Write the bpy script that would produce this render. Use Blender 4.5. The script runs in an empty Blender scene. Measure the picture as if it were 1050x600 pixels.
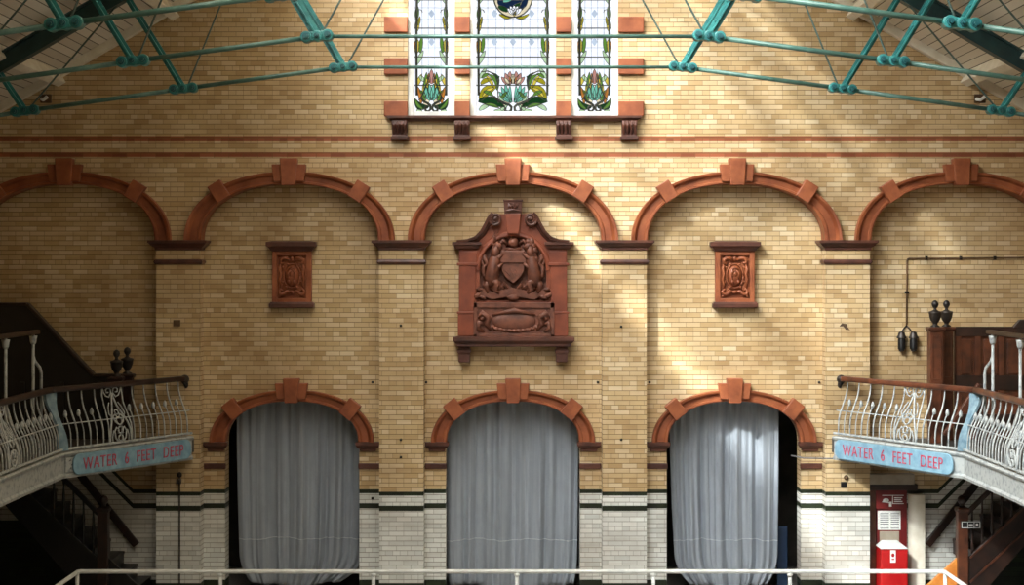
import bpy, math, random
from mathutils import Vector, Matrix
random.seed(7)
C = bpy.context.scene.collection
PI = math.pi
EYE = 5.3            # eye height above the pool-hall floor
F = 1664.0           # focal length in pixels of the 1050 px frame
YW = 25.60           # front plane of the end wall
YR = 25.88           # recessed bay panels
YB = 26.22           # back of the recessed panels

def R(px, py, y=YR):
    return ((px-526)*y/F, EYE-(py-275)*y/F)

# ------------------------------------------------------------------ mesh builder
class MB:
    def __init__(s): s.v=[]; s.f=[]
    def add(s, vs, fs):
        b=len(s.v); s.v.extend([tuple(v) for v in vs]); s.f.extend([tuple(i+b for i in f) for f in fs]); return s
    def box(s, x0,x1,y0,y1,z0,z1):
        vs=[(x,y,z) for z in (z0,z1) for y in (y0,y1) for x in (x0,x1)]
        return s.add(vs,[(0,2,3,1),(4,5,7,6),(0,1,5,4),(2,6,7,3),(0,4,6,2),(1,3,7,5)])
    def obox(s, c, ax, ay, az):
        c=Vector(c); ax=Vector(ax); ay=Vector(ay); az=Vector(az)
        vs=[c+ax*i+ay*j+az*k for k in (-1,1) for j in (-1,1) for i in (-1,1)]
        return s.add(vs,[(0,2,3,1),(4,5,7,6),(0,1,5,4),(2,6,7,3),(0,4,6,2),(1,3,7,5)])
    def bar(s, p, q, w, h, up=(0,1,0)):
        p=Vector(p); q=Vector(q); d=(q-p); L=d.length; d.normalize()
        u=Vector(up); sd=d.cross(u).normalized(); u=sd.cross(d).normalized()
        return s.obox((p+q)/2, d*L/2, sd*w/2, u*h/2)
    def tube(s, pts, r, n=8, caps=True):
        pts=[Vector(p) for p in pts]; m=len(pts)
        if not hasattr(r,'__len__'): r=[r]*m
        b=len(s.v); prev=None
        for i,p in enumerate(pts):
            d=(pts[min(i+1,m-1)]-pts[max(i-1,0)]).normalized()
            if prev is None:
                a=Vector((0,0,1)) if abs(d.z)<.9 else Vector((1,0,0))
                u=d.cross(a).normalized()
            else:
                u=(prev-d*prev.dot(d))
                u=u.normalized() if u.length>1e-6 else d.orthogonal().normalized()
            prev=u; w=d.cross(u)
            for k in range(n):
                t=2*PI*k/n
                s.v.append(tuple(p+(u*math.cos(t)+w*math.sin(t))*r[i]))
        for i in range(m-1):
            for k in range(n):
                k2=(k+1)%n
                s.f.append((b+i*n+k,b+i*n+k2,b+(i+1)*n+k2,b+(i+1)*n+k))
        if caps:
            s.f.append(tuple(b+k for k in reversed(range(n))))
            s.f.append(tuple(b+(m-1)*n+k for k in range(n)))
        return s
    def prism(s, poly, y0, y1):
        """poly of (x,z) extruded in depth"""
        a=sum(poly[i][0]*poly[(i+1)%len(poly)][1]-poly[(i+1)%len(poly)][0]*poly[i][1] for i in range(len(poly)))
        if a<0: poly=poly[::-1]
        n=len(poly)
        vs=[(x,y0,z) for x,z in poly]+[(x,y1,z) for x,z in poly]
        fs=[tuple(range(n)),tuple(reversed(range(n,2*n)))]
        for i in range(n):
            j=(i+1)%n; fs.append((i,i+n,j+n,j))
        return s.add(vs,fs)
    def gprism(s, poly, o, ax, ay, an, t0, t1):
        """poly of (u,v) on axes ax, ay, extruded along an from t0 to t1"""
        o=Vector(o); ax=Vector(ax); ay=Vector(ay); an=Vector(an)
        n=len(poly)
        vs=[o+ax*u+ay*v+an*t0 for u,v in poly]+[o+ax*u+ay*v+an*t1 for u,v in poly]
        fs=[tuple(reversed(range(n))),tuple(range(n,2*n))]
        for i in range(n):
            j=(i+1)%n; fs.append((i,j,j+n,i+n))
        return s.add(vs,fs)
    def lathe(s, prof, c, n=16):
        b=len(s.v); m=len(prof)
        for r,z in prof:
            for k in range(n):
                t=2*PI*k/n
                s.v.append((c[0]+r*math.cos(t),c[1]+r*math.sin(t),c[2]+z))
        for i in range(m-1):
            for k in range(n):
                k2=(k+1)%n
                s.f.append((b+i*n+k,b+i*n+k2,b+(i+1)*n+k2,b+(i+1)*n+k))
        s.f.append(tuple(b+k for k in reversed(range(n))))
        s.f.append(tuple(b+(m-1)*n+k for k in range(n)))
        return s
    def ell(s, c, r, tilt=0, nu=14, nv=9):
        """ellipsoid, tilted in the xz plane"""
        ct,st=math.cos(tilt),math.sin(tilt); vs=[]
        for i in range(nv+1):
            a=PI*i/nv
            for k in range(nu):
                t=2*PI*k/nu
                x=r[0]*math.sin(a)*math.cos(t); y=r[1]*math.sin(a)*math.sin(t); z=r[2]*math.cos(a)
                vs.append((c[0]+x*ct-z*st,c[1]+y,c[2]+x*st+z*ct))
        fs=[]
        for i in range(nv):
            for k in range(nu):
                k2=(k+1)%nu
                fs.append((i*nu+k,(i+1)*nu+k,(i+1)*nu+k2,i*nu+k2))
        return s.add(vs,fs)
    def sweepxz(s, path, prof, thin=0):
        """path of ((x,z),(nx,nz)); prof of (outward, y) closed polygon"""
        b=len(s.v); m=len(prof)
        for (x,z),(nx,nz) in path:
            k=1-thin*max(0,nz)**1.5
            for o,y in prof: s.v.append((x+nx*o*k,y,z+nz*o*k))
        for i in range(len(path)-1):
            for k in range(m):
                k2=(k+1)%m
                s.f.append((b+i*m+k,b+i*m+k2,b+(i+1)*m+k2,b+(i+1)*m+k))
        s.f.append(tuple(b+k for k in reversed(range(m))))
        e=b+(len(path)-1)*m
        s.f.append(tuple(e+k for k in range(m)))
        return s
    def loft(s, prof, x0,x1,yf,yb,caps=True):
        """moulding wrapped on a projecting block: prof of (projection, z)"""
        vs=[]
        for p,z in prof:
            vs += [(x0-p,yb,z),(x0-p,yf-p,z),(x1+p,yf-p,z),(x1+p,yb,z)]
        fs=[]
        for i in range(len(prof)-1):
            a=i*4
            for k in range(4 if caps else 3):
                k2=(k+1)%4
                fs.append((a+k,a+k2,a+4+k2,a+4+k))
        
        if caps: fs.append((0,1,2,3)[::-1]); e=(len(prof)-1)*4; fs.append((e,e+1,e+2,e+3))
        return s.add(vs,fs)
    def build(s, name, mat, parent=None, smooth=False, bevel=0, auto=None):
        off=Vector((0,0,0)); p=parent
        while p is not None: off += Vector(p.get('_o',(0,0,0))) ; p=p.parent
        me=bpy.data.meshes.new(name)
        me.from_pydata([tuple(Vector(v)-off) for v in s.v],[],s.f)
        import bmesh
        bm=bmesh.new(); bm.from_mesh(me); bmesh.ops.recalc_face_normals(bm,faces=bm.faces); bm.to_mesh(me); bm.free()
        me.materials.append(mat)
        o=bpy.data.objects.new(name,me); C.objects.link(o)
        if parent is not None: o.parent=parent
        if smooth:
            for p in me.polygons: p.use_smooth=True
            if auto:
                try: me.set_sharp_from_angle(angle=auto)
                except Exception: pass
        if bevel:
            md=o.modifiers.new('bevel','BEVEL'); md.width=bevel; md.segments=2; md.limit_method='ANGLE'; md.angle_limit=0.6
        return o

def tag(o, label=None, cat=None, group=None, kind=None):
    if label: o['label']=label
    if cat: o['category']=cat
    if group: o['group']=group
    if kind: o['kind']=kind
    return o
def thing(name, loc, label, cat, group=None):
    o=bpy.data.objects.new(name,None); C.objects.link(o); o.location=loc; o['_o']=tuple(loc); o.empty_display_size=.1
    return tag(o,label,cat,group)
def struct(o): o['kind']='structure'; return o
def dup(root, dloc, label, mirror=False):
    r=root.copy(); C.objects.link(r); r.location=Vector(root.location)+Vector(dloc); r['label']=label
    if '_o' in r: del r['_o']
    for ch in list(root.children):
        c=ch.copy(); C.objects.link(c); c.parent=r
        for g in list(ch.children):
            d=g.copy(); C.objects.link(d); d.parent=c
    return r

# ------------------------------------------------------------------ materials
def srgb(r,g,b):
    f=lambda c:(c/255/12.92) if c/255<=.04045 else ((c/255+.055)/1.055)**2.4
    return (f(r),f(g),f(b),1)
class NT:
    def __init__(s,name):
        s.m=bpy.data.materials.new(name); s.m.use_nodes=True; s.t=s.m.node_tree; s.t.nodes.clear()
        s.out=s.t.nodes.new('ShaderNodeOutputMaterial')
    def n(s,typ,**kw):
        nd=s.t.nodes.new(typ)
        for k,v in kw.items(): setattr(nd,k,v)
        return nd
    def l(s,a,b): s.t.links.new(a,b)
    def math(s,op,a,b=None,c=None):
        nd=s.n('ShaderNodeMath',operation=op)
        for i,x in enumerate((a,b,c)):
            if x is None: continue
            if hasattr(x,'links'): s.l(x,nd.inputs[i])
            else: nd.inputs[i].default_value=x
        return nd.outputs[0]
    def mix(s,f,a,b,blend='MIX'):
        nd=s.n('ShaderNodeMix',data_type='RGBA',blend_type=blend)
        for i,x in ((0,f),(6,a),(7,b)):
            if hasattr(x,'links'): s.l(x,nd.inputs[i])
            else: nd.inputs[i].default_value=x
        return nd.outputs[2]
    def ramp(s,f,stops,const=False):
        nd=s.n('ShaderNodeValToRGB'); cr=nd.color_ramp
        if const: cr.interpolation='CONSTANT'
        while len(cr.elements)<len(stops): cr.elements.new(.5)
        for e,(p,c) in zip(cr.elements,stops): e.position=p; e.color=c
        s.l(f,nd.inputs[0]); return nd.outputs[0]
    def noise(s,scale,detail=3,vec=None,rough=.55):
        nd=s.n('ShaderNodeTexNoise'); nd.inputs['Scale'].default_value=scale; nd.inputs['Detail'].default_value=detail; nd.inputs['Roughness'].default_value=rough
        if vec is None: vec=s.n('ShaderNodeTexCoord').outputs['Object']
        s.l(vec,nd.inputs['Vector']); return nd.outputs[0]
    def bsdf(s,col,rough=.5,metal=0,bump=None,bstr=.3,bdist=.01,spec=.5):
        b=s.n('ShaderNodeBsdfPrincipled')
        for k,x in (('Base Color',col),('Roughness',rough),('Metallic',metal),('Specular IOR Level',spec)):
            if hasattr(x,'links'): s.l(x,b.inputs[k])
            else: b.inputs[k].default_value=x
        if bump is not None:
            bp=s.n('ShaderNodeBump'); bp.inputs['Strength'].default_value=bstr; bp.inputs['Distance'].default_value=bdist
            s.l(bump,bp.inputs['Height']); s.l(bp.outputs[0],b.inputs['Normal'])
        s.l(b.outputs[0],s.out.inputs[0]); return b
def worn(name,c0,c1,rough=.5,metal=0,scale=6,bstr=.15,spec=.5,lo=.35,hi=.65):
    t=NT(name); f=t.noise(scale,5)
    col=t.ramp(f,[(lo,c0),(hi,c1)])
    t.bsdf(col,rough,metal,t.noise(scale*6,3),bstr,.004,spec); return t.m

def brick_material():
    t=NT('glazed_brick')
    tc=t.n('ShaderNodeTexCoord').outputs['Object']; sx=t.n('ShaderNodeSeparateXYZ'); t.l(tc,sx.inputs[0])
    X,Y,Z=sx.outputs
    g=t.n('ShaderNodeNewGeometry'); sn=t.n('ShaderNodeSeparateXYZ'); t.l(g.outputs['True Normal'],sn.inputs[0])
    nx=t.math('GREATER_THAN',t.math('ABSOLUTE',sn.outputs[0]),.6); nz=t.math('GREATER_THAN',t.math('ABSOLUTE',sn.outputs[2]),.6)
    u=t.math('ADD',t.math('MULTIPLY',X,t.math('SUBTRACT',1,nx)),t.math('MULTIPLY',Y,nx))
    v=t.math('ADD',t.math('MULTIPLY',Z,t.math('SUBTRACT',1,nz)),t.math('MULTIPLY',Y,nz))
    uv=t.n('ShaderNodeCombineXYZ'); t.l(u,uv.inputs[0]); t.l(v,uv.inputs[1])
    br=t.n('ShaderNodeTexBrick',offset=.5,offset_frequency=2,squash=.5,squash_frequency=5)
    t.l(uv.outputs[0],br.inputs['Vector'])
    br.inputs['Color1'].default_value=(0,0,0,1); br.inputs['Color2'].default_value=(1,1,1,1); br.inputs['Mortar'].default_value=(.5,.5,.5,1)
    br.inputs['Scale'].default_value=1; br.inputs['Mortar Size'].default_value=.0055; br.inputs['Mortar Smooth'].default_value=.15
    br.inputs['Bias'].default_value=0; br.inputs['Brick Width'].default_value=.23; br.inputs['Row Height'].default_value=.0765
    rnd=br.outputs['Color']; bed=t.math('GREATER_THAN',t.math('ABSOLUTE',t.math('SUBTRACT',t.math('FRACT',t.math('DIVIDE',v,.0765)),.5)),.437)
    mort=t.math('MAXIMUM',bed,t.math('MULTIPLY',br.outputs['Fac'],.5))
    ochre=t.ramp(rnd,[(0,BR[0]),(.2,BR[1]),(.5,BR[2]),(.82,BR[3]),(1,BR[4])])
    red=t.ramp(rnd,[(0,srgb(132,72,48)),(.5,srgb(150,84,56)),(1,srgb(164,96,66))])
    white=t.ramp(rnd,[(0,srgb(208,210,204)),(.5,srgb(221,222,216)),(1,srgb(233,234,228))])
    black=t.ramp(rnd,[(0,srgb(26,32,20)),(1,srgb(42,52,32))])
    rise=t.math('MINIMUM',t.math('ADD',t.math('MAXIMUM',t.math('SUBTRACT',X,6.78),0),t.math('MAXIMUM',t.math('SUBTRACT',t.math('MULTIPLY',X,-1),6.06),0)),.95)
    zs=t.math('SUBTRACT',Z,rise)
    col=ochre; mor=srgb(112,86,52)
    low=t.math('LESS_THAN',zs,1.735)
    col=t.mix(low,col,white)
    dark=0
    for a,b in ((1.708,1.772),(1.468,1.550),(-1,.33)):
        k=t.math('COMPARE',zs,(a+b)/2,(b-a)/2); col=t.mix(k,col,black); dark=t.math('ADD',k,dark)
    for a,b in ((7.30,7.385),(7.055,7.13)):
        col=t.mix(t.math('COMPARE',Z,(a+b)/2,(b-a)/2),col,red)
    # worn and sooty courses
    st=t.noise(.55,5,tc,.6); col=t.mix(t.ramp(st,[(.40,(0,0,0,1)),(.68,(.42,.42,.42,1))]),col,srgb(150,116,72),'MULTIPLY')
    md=t.n('ShaderNodeMapping'); md.inputs['Scale'].default_value=(.5,.5,6); t.l(tc,md.inputs[0])
    st2=t.noise(1.2,4,md.outputs[0]); col=t.mix(t.ramp(st2,[(.5,(0,0,0,1)),(.8,(.3,.3,.3,1))]),col,srgb(170,132,84),'MULTIPLY')
    mcol=t.mix(low,mor,srgb(134,128,112))
    col=t.mix(t.math('MULTIPLY',t.math('MULTIPLY',mort,.92),t.math('SUBTRACT',1,t.math('MINIMUM',dark,1))),col,mcol)
    hgt=t.math('ADD',t.math('MULTIPLY',mort,-1),t.math('MULTIPLY',rnd,.25))
    t.bsdf(col,t.math('ADD',t.math('MULTIPLY',mort,.4),.34),0,hgt,.5,.006,.4)
    return t.m
BR=[srgb(184,154,110),srgb(200,172,127),srgb(206,180,138),srgb(212,188,148),srgb(222,203,167)]
M={}
M['brick']=brick_material()
M['terra']=worn('terracotta',srgb(124,63,35),srgb(158,89,52),.5,0,3.5,.25)
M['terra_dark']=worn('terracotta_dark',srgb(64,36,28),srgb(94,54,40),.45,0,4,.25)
M['terra_crest']=worn('terracotta_crest',srgb(106,49,30),srgb(134,67,40),.5,0,3.5,.25)
M['terra_relief']=worn('terracotta_relief',srgb(84,46,32),srgb(118,68,48),.55,0,9,.3)
M['teal']=worn('teal_paint',srgb(38,100,100),srgb(58,138,134),.38,0,5,.1)
M['teal_bolt']=worn('bolt_paint',srgb(24,72,78),srgb(36,96,98),.4,0,9,.1)
M['teal_dark']=worn('dark_green_paint',srgb(20,46,48),srgb(30,62,62),.45,0,4,.1)
M['teal_rod']=worn('rod_green_paint',srgb(62,98,88),srgb(88,122,110),.4,0,6,.1)
M['wrod']=worn('thin_rod_paint',srgb(54,72,66),srgb(78,98,90),.45,0,6,.1)
M['white_paint']=worn('white_paint',srgb(206,208,204),srgb(232,233,228),.4,0,5,.1)
M['chipped_white']=worn('chipped_white_paint',srgb(134,140,142),srgb(170,174,172),.45,0,14,.25,lo=.38,hi=.5)
M['blue_white']=worn('pale_blue_paint',srgb(92,120,136),srgb(134,158,168),.45,0,9,.15)
M['sign_blue']=worn('sign_blue_paint',srgb(108,146,168),srgb(136,172,188),.4,0,8,.1)
M['sign_red']=worn('faded_red_letters',srgb(176,56,80),srgb(186,96,112),.45,0,22,.05,lo=.42,hi=.6)
M['cream']=worn('cream_paint',srgb(214,206,186),srgb(232,226,210),.5,0,4,.1)
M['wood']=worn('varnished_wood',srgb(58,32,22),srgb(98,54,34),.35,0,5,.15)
M['wood_dark']=worn('stained_and_shaded_wood',srgb(26,16,12),srgb(50,29,21),.4,0,5,.15)
M['wood_orange']=worn('orange_varnished_wood',srgb(196,116,46),srgb(222,144,66),.35,0,5,.1)
M['black']=worn('black_and_shade_paint',srgb(12,11,11),srgb(22,20,19),.4,0,6,.1)
M['iron']=worn('dark_iron',srgb(30,26,24),srgb(54,46,40),.45,.3,8,.2)
M['beige']=worn('beige_and_shaded_cream',srgb(150,138,120),srgb(172,160,142),.6,0,4,.05)
M['red']=worn('red_cabinet_paint',srgb(168,18,22),srgb(182,30,30),.35,0,3,.05)
M['red_dark']=worn('dark_red_board',srgb(98,18,20),srgb(118,28,26),.45,0,4,.05)
M['paper']=worn('white_paper',srgb(222,222,216),srgb(240,240,236),.7,0,30,.05)
M['ink']=worn('grey_ink',srgb(84,84,86),srgb(110,110,112),.7,0,10,.05)
M['seam']=worn('pale_stitching',srgb(176,182,188),srgb(196,202,206),.8,0,30,.1)
M['conduit']=worn('brown_conduit',srgb(96,72,50),srgb(128,100,70),.5,0,8,.1)
M['floor']=worn('terrazzo',srgb(140,137,130),srgb(166,163,155),.35,0,30,.1)
M['plaster']=worn('grey_plaster',srgb(60,58,54),srgb(84,80,74),.8,0,2,.2)
M['blue_board']=worn('blue_plastic',srgb(30,52,80),srgb(42,66,98),.5,0,3,.05)
M['patch']=worn('dark_stain',srgb(64,46,30),srgb(96,70,42),.7,0,12,.1)
def boards():
    t=NT('roof_boards'); tc=t.n('ShaderNodeTexCoord').outputs['Object']; sx=t.n('ShaderNodeSeparateXYZ'); t.l(tc,sx.inputs[0])
    w=t.math('FRACT',t.math('MULTIPLY',sx.outputs[0],1/.13)); gap=t.math('LESS_THAN',w,.10)
    idn=t.math('FLOOR',t.math('MULTIPLY',sx.outputs[0],1/.13)); wn=t.n('ShaderNodeTexWhiteNoise',noise_dimensions='1D'); t.l(idn,wn.inputs['W'])
    c=t.ramp(wn.outputs[0],[(0,srgb(204,196,180)),(1,srgb(228,222,208))])
    c=t.mix(gap,c,srgb(92,84,70))
    t.bsdf(c,.6,0,t.math('MULTIPLY',gap,-1),.4,.01); return t.m
M['boards']=boards()
def fabric():
    t=NT('grey_curtain'); f=t.noise(3,4); tc=t.n('ShaderNodeTexCoord').outputs['Object']
    mp=t.n('ShaderNodeMapping'); mp.inputs['Scale'].default_value=(9,9,.25); t.l(tc,mp.inputs[0])
    s=t.noise(1.5,3,mp.outputs[0])
    c=t.ramp(s,[(.3,srgb(140,147,155)),(.7,srgb(160,167,175))])
    c=t.mix(t.ramp(f,[(.45,(0,0,0,1)),(.75,(.35,.35,.35,1))]),c,srgb(127,133,140))
    b=t.bsdf(c,.85,0,t.noise(160,2),.1,.002,.2); b.inputs['Sheen Weight'].default_value=.15; return t.m
M['curtain']=fabric()
def emit(name,col,stren=1.0,noise=True):
    t=NT(name); e=t.n('ShaderNodeEmission')
    if noise:
        f=t.noise(9,3); k=tuple(c*.8 for c in col[:3])+(1,)
        t.l(t.ramp(f,[(.35,k),(.65,col)]),e.inputs[0])
    else: e.inputs[0].default_value=col
    e.inputs[1].default_value=stren; t.l(e.outputs[0],t.out.inputs[0]); return t.m
GL={k:emit('stained_glass_'+k,srgb(*c),s,k!='white') for k,(c,s) in dict(
    white=((238,242,250),1.15),blue=((196,212,232),1.0),green=((104,150,62),.9),darkgreen=((34,74,40),.8),olive=((172,164,40),.95),
    yellow=((226,206,84),1.0),turquoise=((124,204,182),.95),pink=((206,150,140),.9),cream=((240,228,196),1.0),amber=((206,136,60),.9),navy=((32,52,84),.7),mint=((190,220,180),1.0)).items()}
M['lead']=worn('lead_cames',srgb(26,28,22),srgb(44,46,36),.6,.2,10,.1)
M['lead_thin']=worn('grey_lead_lines',srgb(110,122,146),srgb(126,138,160),.6,0,10,.1)
def glazing(name,col):
    t=NT(name); tr=t.n('ShaderNodeBsdfTransparent'); gl=t.n('ShaderNodeBsdfGlossy'); gl.inputs['Roughness'].default_value=.2
    f=t.noise(2.5,3); k=tuple(c*.84 for c in col[:3])+(1,)
    t.l(t.ramp(f,[(.35,k),(.7,col)]),tr.inputs[0])
    mx=t.n('ShaderNodeMixShader'); mx.inputs[0].default_value=.04; t.l(tr.outputs[0],mx.inputs[1]); t.l(gl.outputs[0],mx.inputs[2])
    t.l(mx.outputs[0],t.out.inputs[0]); return t.m
M['glass_dirty']=glazing('dirty_roof_glass',(.55,.55,.54,1))
M['glass_clear']=glazing('clear_roof_glass',(1,1,.98,1))

# ------------------------------------------------------------------ hall shell
ROOF0, PITCH = 12.55, .577
HW = 9.3
def roof(x): return ROOF0-PITCH*abs(x)
SP_U, IN_U, RI_U = 5.74, 1.41, .90      # upper arches: springing height, half width, rise
SP_L, IN_L, RI_L = 2.53, 1.07, .66      # doorway arches
BAY = 3.52
NEXP = 2.2
def arc(dx, a, h): return h*max(0,1-(abs(dx)/a)**NEXP)**(1/NEXP)
WIN=[(-1.66,-.92),(-.68,.68),(.92,1.66)]; WZ0,WZ1=7.69,10.4
def arch_path(cx, zs, a, h, n=48):
    pts=[]
    for i in range(n+1):
        t=PI*i/n; c,s=math.cos(t),math.sin(t)
        x=-a*math.copysign(abs(c)**(2/NEXP),c); z=h*abs(s)**(2/NEXP)
        pts.append((cx+x,zs+z))
    out=[]
    for i,p in enumerate(pts):
        q0=pts[max(i-1,0)]; q1=pts[min(i+1,n)]
        d=Vector((q1[0]-q0[0],q1[1]-q0[1])).normalized()
        nrm=(-d.y,d.x)
        if i==0: nrm=(-1,0)
        if i==n: nrm=(1,0)
        out.append((p,nrm))
    return out

def build_end_wall():
    m=MB()
    # front layer: strips in x
    xs=[-HW,HW]
    for k in range(-2,3):
        for i in range(49):
            t=PI*i/48; c=math.cos(t)
            xs.append(k*BAY-IN_U*math.copysign(abs(c)**(2/NEXP),c))
    for a,b in WIN: xs += [a,b]
    xs += [0]; xs=sorted(set(round(x,5) for x in xs if -HW<=x<=HW))
    def lo(x,k): return 0 if k is None else SP_U+arc(x-k*BAY,IN_U,RI_U)
    for xa,xb in zip(xs,xs[1:]):
        if xb-xa<1e-5: continue
        xm=(xa+xb)/2; k=None
        for kk in range(-2,3):
            if abs(xm-kk*BAY)<IN_U: k=kk
        la,lb=lo(xa,k),lo(xb,k)
        iv=[((la,lb),(roof(xa),roof(xb)))]
        for a,b in WIN:
            if a<xm<b: iv=[((la,lb),(WZ0,WZ0)),((WZ1,WZ1),(roof(xa),roof(xb)))]
        for (p,q),(r,s) in iv:
            m.add([(xa,YW,p),(xb,YW,q),(xb,YW,s),(xa,YW,r)],[(0,1,2,3)])
        if k is not None:
            m.add([(xa,YW,la),(xb,YW,lb),(xb,YR,lb),(xa,YR,la)],[(0,1,2,3)])
    for k in range(-2,3):
        for s in (-1,1):
            x=k*BAY+s*IN_U
            m.add([(x,YW,0),(x,YR,0),(x,YR,SP_U),(x,YW,SP_U)],[(0,1,2,3)])
    for a,b in WIN:
        m.add([(a,YW,WZ0),(b,YW,WZ0),(b,YR,WZ0),(a,YR,WZ0),(a,YW,WZ1),(b,YW,WZ1),(b,YR,WZ1),(a,YR,WZ1)],[(0,1,2,3),(4,5,6,7),(0,3,7,4),(1,2,6,5)])
    # recessed panels
    for k in range(-2,3):
        cx=k*BAY; x0,x1=cx-IN_U-.02,cx+IN_U+.02; top=SP_U+RI_U+.05
        if abs(k)==2:
            m.add([(x0,YR,0),(x1,YR,0),(x1,YR,top),(x0,YR,top)],[(0,1,2,3)])
            continue
        xs=[x0,x1]+[p[0] for p,_ in arch_path(cx,0,IN_L,1,40)]
        xs=sorted(set(round(x,5) for x in xs))
        for xa,xb in zip(xs,xs[1:]):
            ins=abs((xa+xb)/2-cx)<IN_L
            la=SP_L+arc(xa-cx,IN_L,RI_L) if ins else 0; lb=SP_L+arc(xb-cx,IN_L,RI_L) if ins else 0
            m.add([(xa,YR,la),(xb,YR,lb),(xb,YR,top),(xa,YR,top)],[(0,1,2,3)])
            m.add([(xa,YB,la),(xb,YB,lb),(xb,YB,top),(xa,YB,top)],[(3,2,1,0)])
            if ins: m.add([(xa,YR,la),(xb,YR,lb),(xb,YB,lb),(xa,YB,la)],[(0,1,2,3)])
        for s in (-1,1):
            x=cx+s*IN_L
            m.add([(x,YR,0),(x,YB,0),(x,YB,SP_L),(x,YR,SP_L)],[(0,1,2,3)])
    # outer back skin so that no daylight leaks round the panels
    xo=HW
    m.add([(-xo,YB+.04,4.2),(xo,YB+.04,4.2),(xo,YB+.04,7.3),(-xo,YB+.04,7.3)],[(0,1,2,3)])
    me=bpy.data.meshes.new('wall_back'); me.from_pydata(m.v,[],m.f); me.materials.append(M['brick'])
    o=bpy.data.objects.new('wall_back',me); C.objects.link(o); struct(o)
build_end_wall()
Y0=-4.0
for nm,s in (('wall_left',-1),('wall_right',1)):
    struct(MB().box(min(s*HW,s*(HW+.3)),max(s*HW,s*(HW+.3)),Y0,YB+3,0,roof(HW)+.05).build(nm,M['brick']))
nw=MB(); nw.prism([(-HW,0),(HW,0),(HW,roof(HW)),(0,ROOF0),(-HW,roof(HW))],Y0-.3,Y0); struct(nw.build('wall_front',M['brick']))
struct(MB().box(-HW,HW,Y0,YB+3,-.3,0).build('floor',M['floor']))
# dark passage behind the doorways
struct(MB().box(-HW,HW,YB+2.6,YB+2.9,0,4.3).build('wall_passage',M['plaster']))
struct(MB().box(-HW,HW,YB,YB+2.9,4.25,4.4).build('ceiling_passage',M['plaster']))
# roof slopes, boarded below and glazed near the ridge on the sunny side
GX0,GX1=.12,3.26; GR1=2.8; GY0,GY1=1.0,25.2
def slope(m,xa,xb,ya,yb,th=.12,dz=0):
    vs=[]
    for t in (0,th):
        for y in (ya,yb):
            for x in (xa,xb): vs.append((x,y,roof(x)+t+dz))
    m.add(vs,[(0,1,3,2),(4,6,7,5),(0,4,5,1),(2,3,7,6),(0,2,6,4),(1,5,7,3)])
m=MB(); slope(m,-HW-.3,-GX1,Y0-.3,YB+.1); slope(m,-GX0,0,Y0-.3,YB+.1); slope(m,-GX1,-GX0,Y0-.3,GY0); slope(m,-GX1,-GX0,GY1,YB+.1)
struct(m.build('ceiling_left',M['boards']))
m=MB(); slope(m,GR1,HW+.3,Y0-.3,YB+.1); slope(m,0,GX0,Y0-.3,YB+.1); slope(m,GX0,GR1,Y0-.3,GY0); slope(m,GX0,GR1,GY1,YB+.1); struct(m.build('ceiling_right',M['boards']))
w5=bpy.data.objects.new('window_5',None); C.objects.link(w5); struct(w5)
a=MB(); slope(a,GX0,GR1,GY0,GY1,.012,.04); a.build('obscured_pane',M['glass_dirty'],w5)
a=MB(); y=GY0+.2
while y<GY1:
    a.bar((GX0,y,roof(GX0)+.02),(GR1,y,roof(GR1)+.02),.04,.05,(0,1,0)); y+=.62
a.build('glazing_bar',M['cream'],w5)
CLEAR0,CLEAR1=2.88,3.2
sky=MB(); slope(sky,-GX1,-GX0,GY0,GY1,.02,.03)
w4=bpy.data.objects.new('window_4',None); C.objects.link(w4); struct(w4)
a=MB(); slope(a,-GX1,-CLEAR1,GY0,GY1,.012,.04); slope(a,-CLEAR0,-GX0,GY0,GY1,.012,.04); a.build('obscured_pane',M['glass_dirty'],w4)
a=MB(); slope(a,-CLEAR1,-CLEAR0,GY0,GY1,.012,.04); a.build('clear_pane',M['glass_clear'],w4)
a=MB()
y=GY0+.2
while y<GY1:
    a.bar((-GX1,y,roof(GX1)+.02),(-GX0,y,roof(GX0)+.02),.04,.05,(0,1,0)); y+=.62
for x in (CLEAR0,CLEAR1,GX0,GX1): a.bar((-x,GY0,roof(x)+.03),(-x,GY1,roof(x)+.03),.05,.06,(0,0,1))
a.build('glazing_bar',M['cream'],w4)
# sloping timber cover where the roof meets the end wall, and the purlins
for i,s in enumerate((-1,1)):
    m=MB(); d=Vector((1,0,-PITCH)).normalized(); nn=Vector((PITCH,0,1)).normalized()
    p=Vector((.2,YW-.07,roof(.2)))-nn*.06; q=Vector((HW,YW-.07,roof(HW)))-nn*.06
    if s<0: p.x*=-1; q.x*=-1
    m.bar(p,q,.14,.13,(0,0,1)); struct(m.build(f'trim_{i+1}',M['cream'],bevel=.01))
n=3
for s in (-1,1):
    for x in (1.8,3.62,5.42,7.22):
        if s<0 and x<4: pass
        m=MB(); nn=Vector((s*PITCH,0,1)).normalized(); t=Vector((s*1,0,-PITCH)).normalized()
        c0=Vector((s*x,0,roof(x)))-nn*.11
        m.obox((c0.x,(Y0+YW)/2,c0.z),t*.07,(0,(YW-Y0)/2,0),nn*.11)
        struct(m.build(f'trim_{n}',M['cream'],bevel=.01)); n+=1

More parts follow.
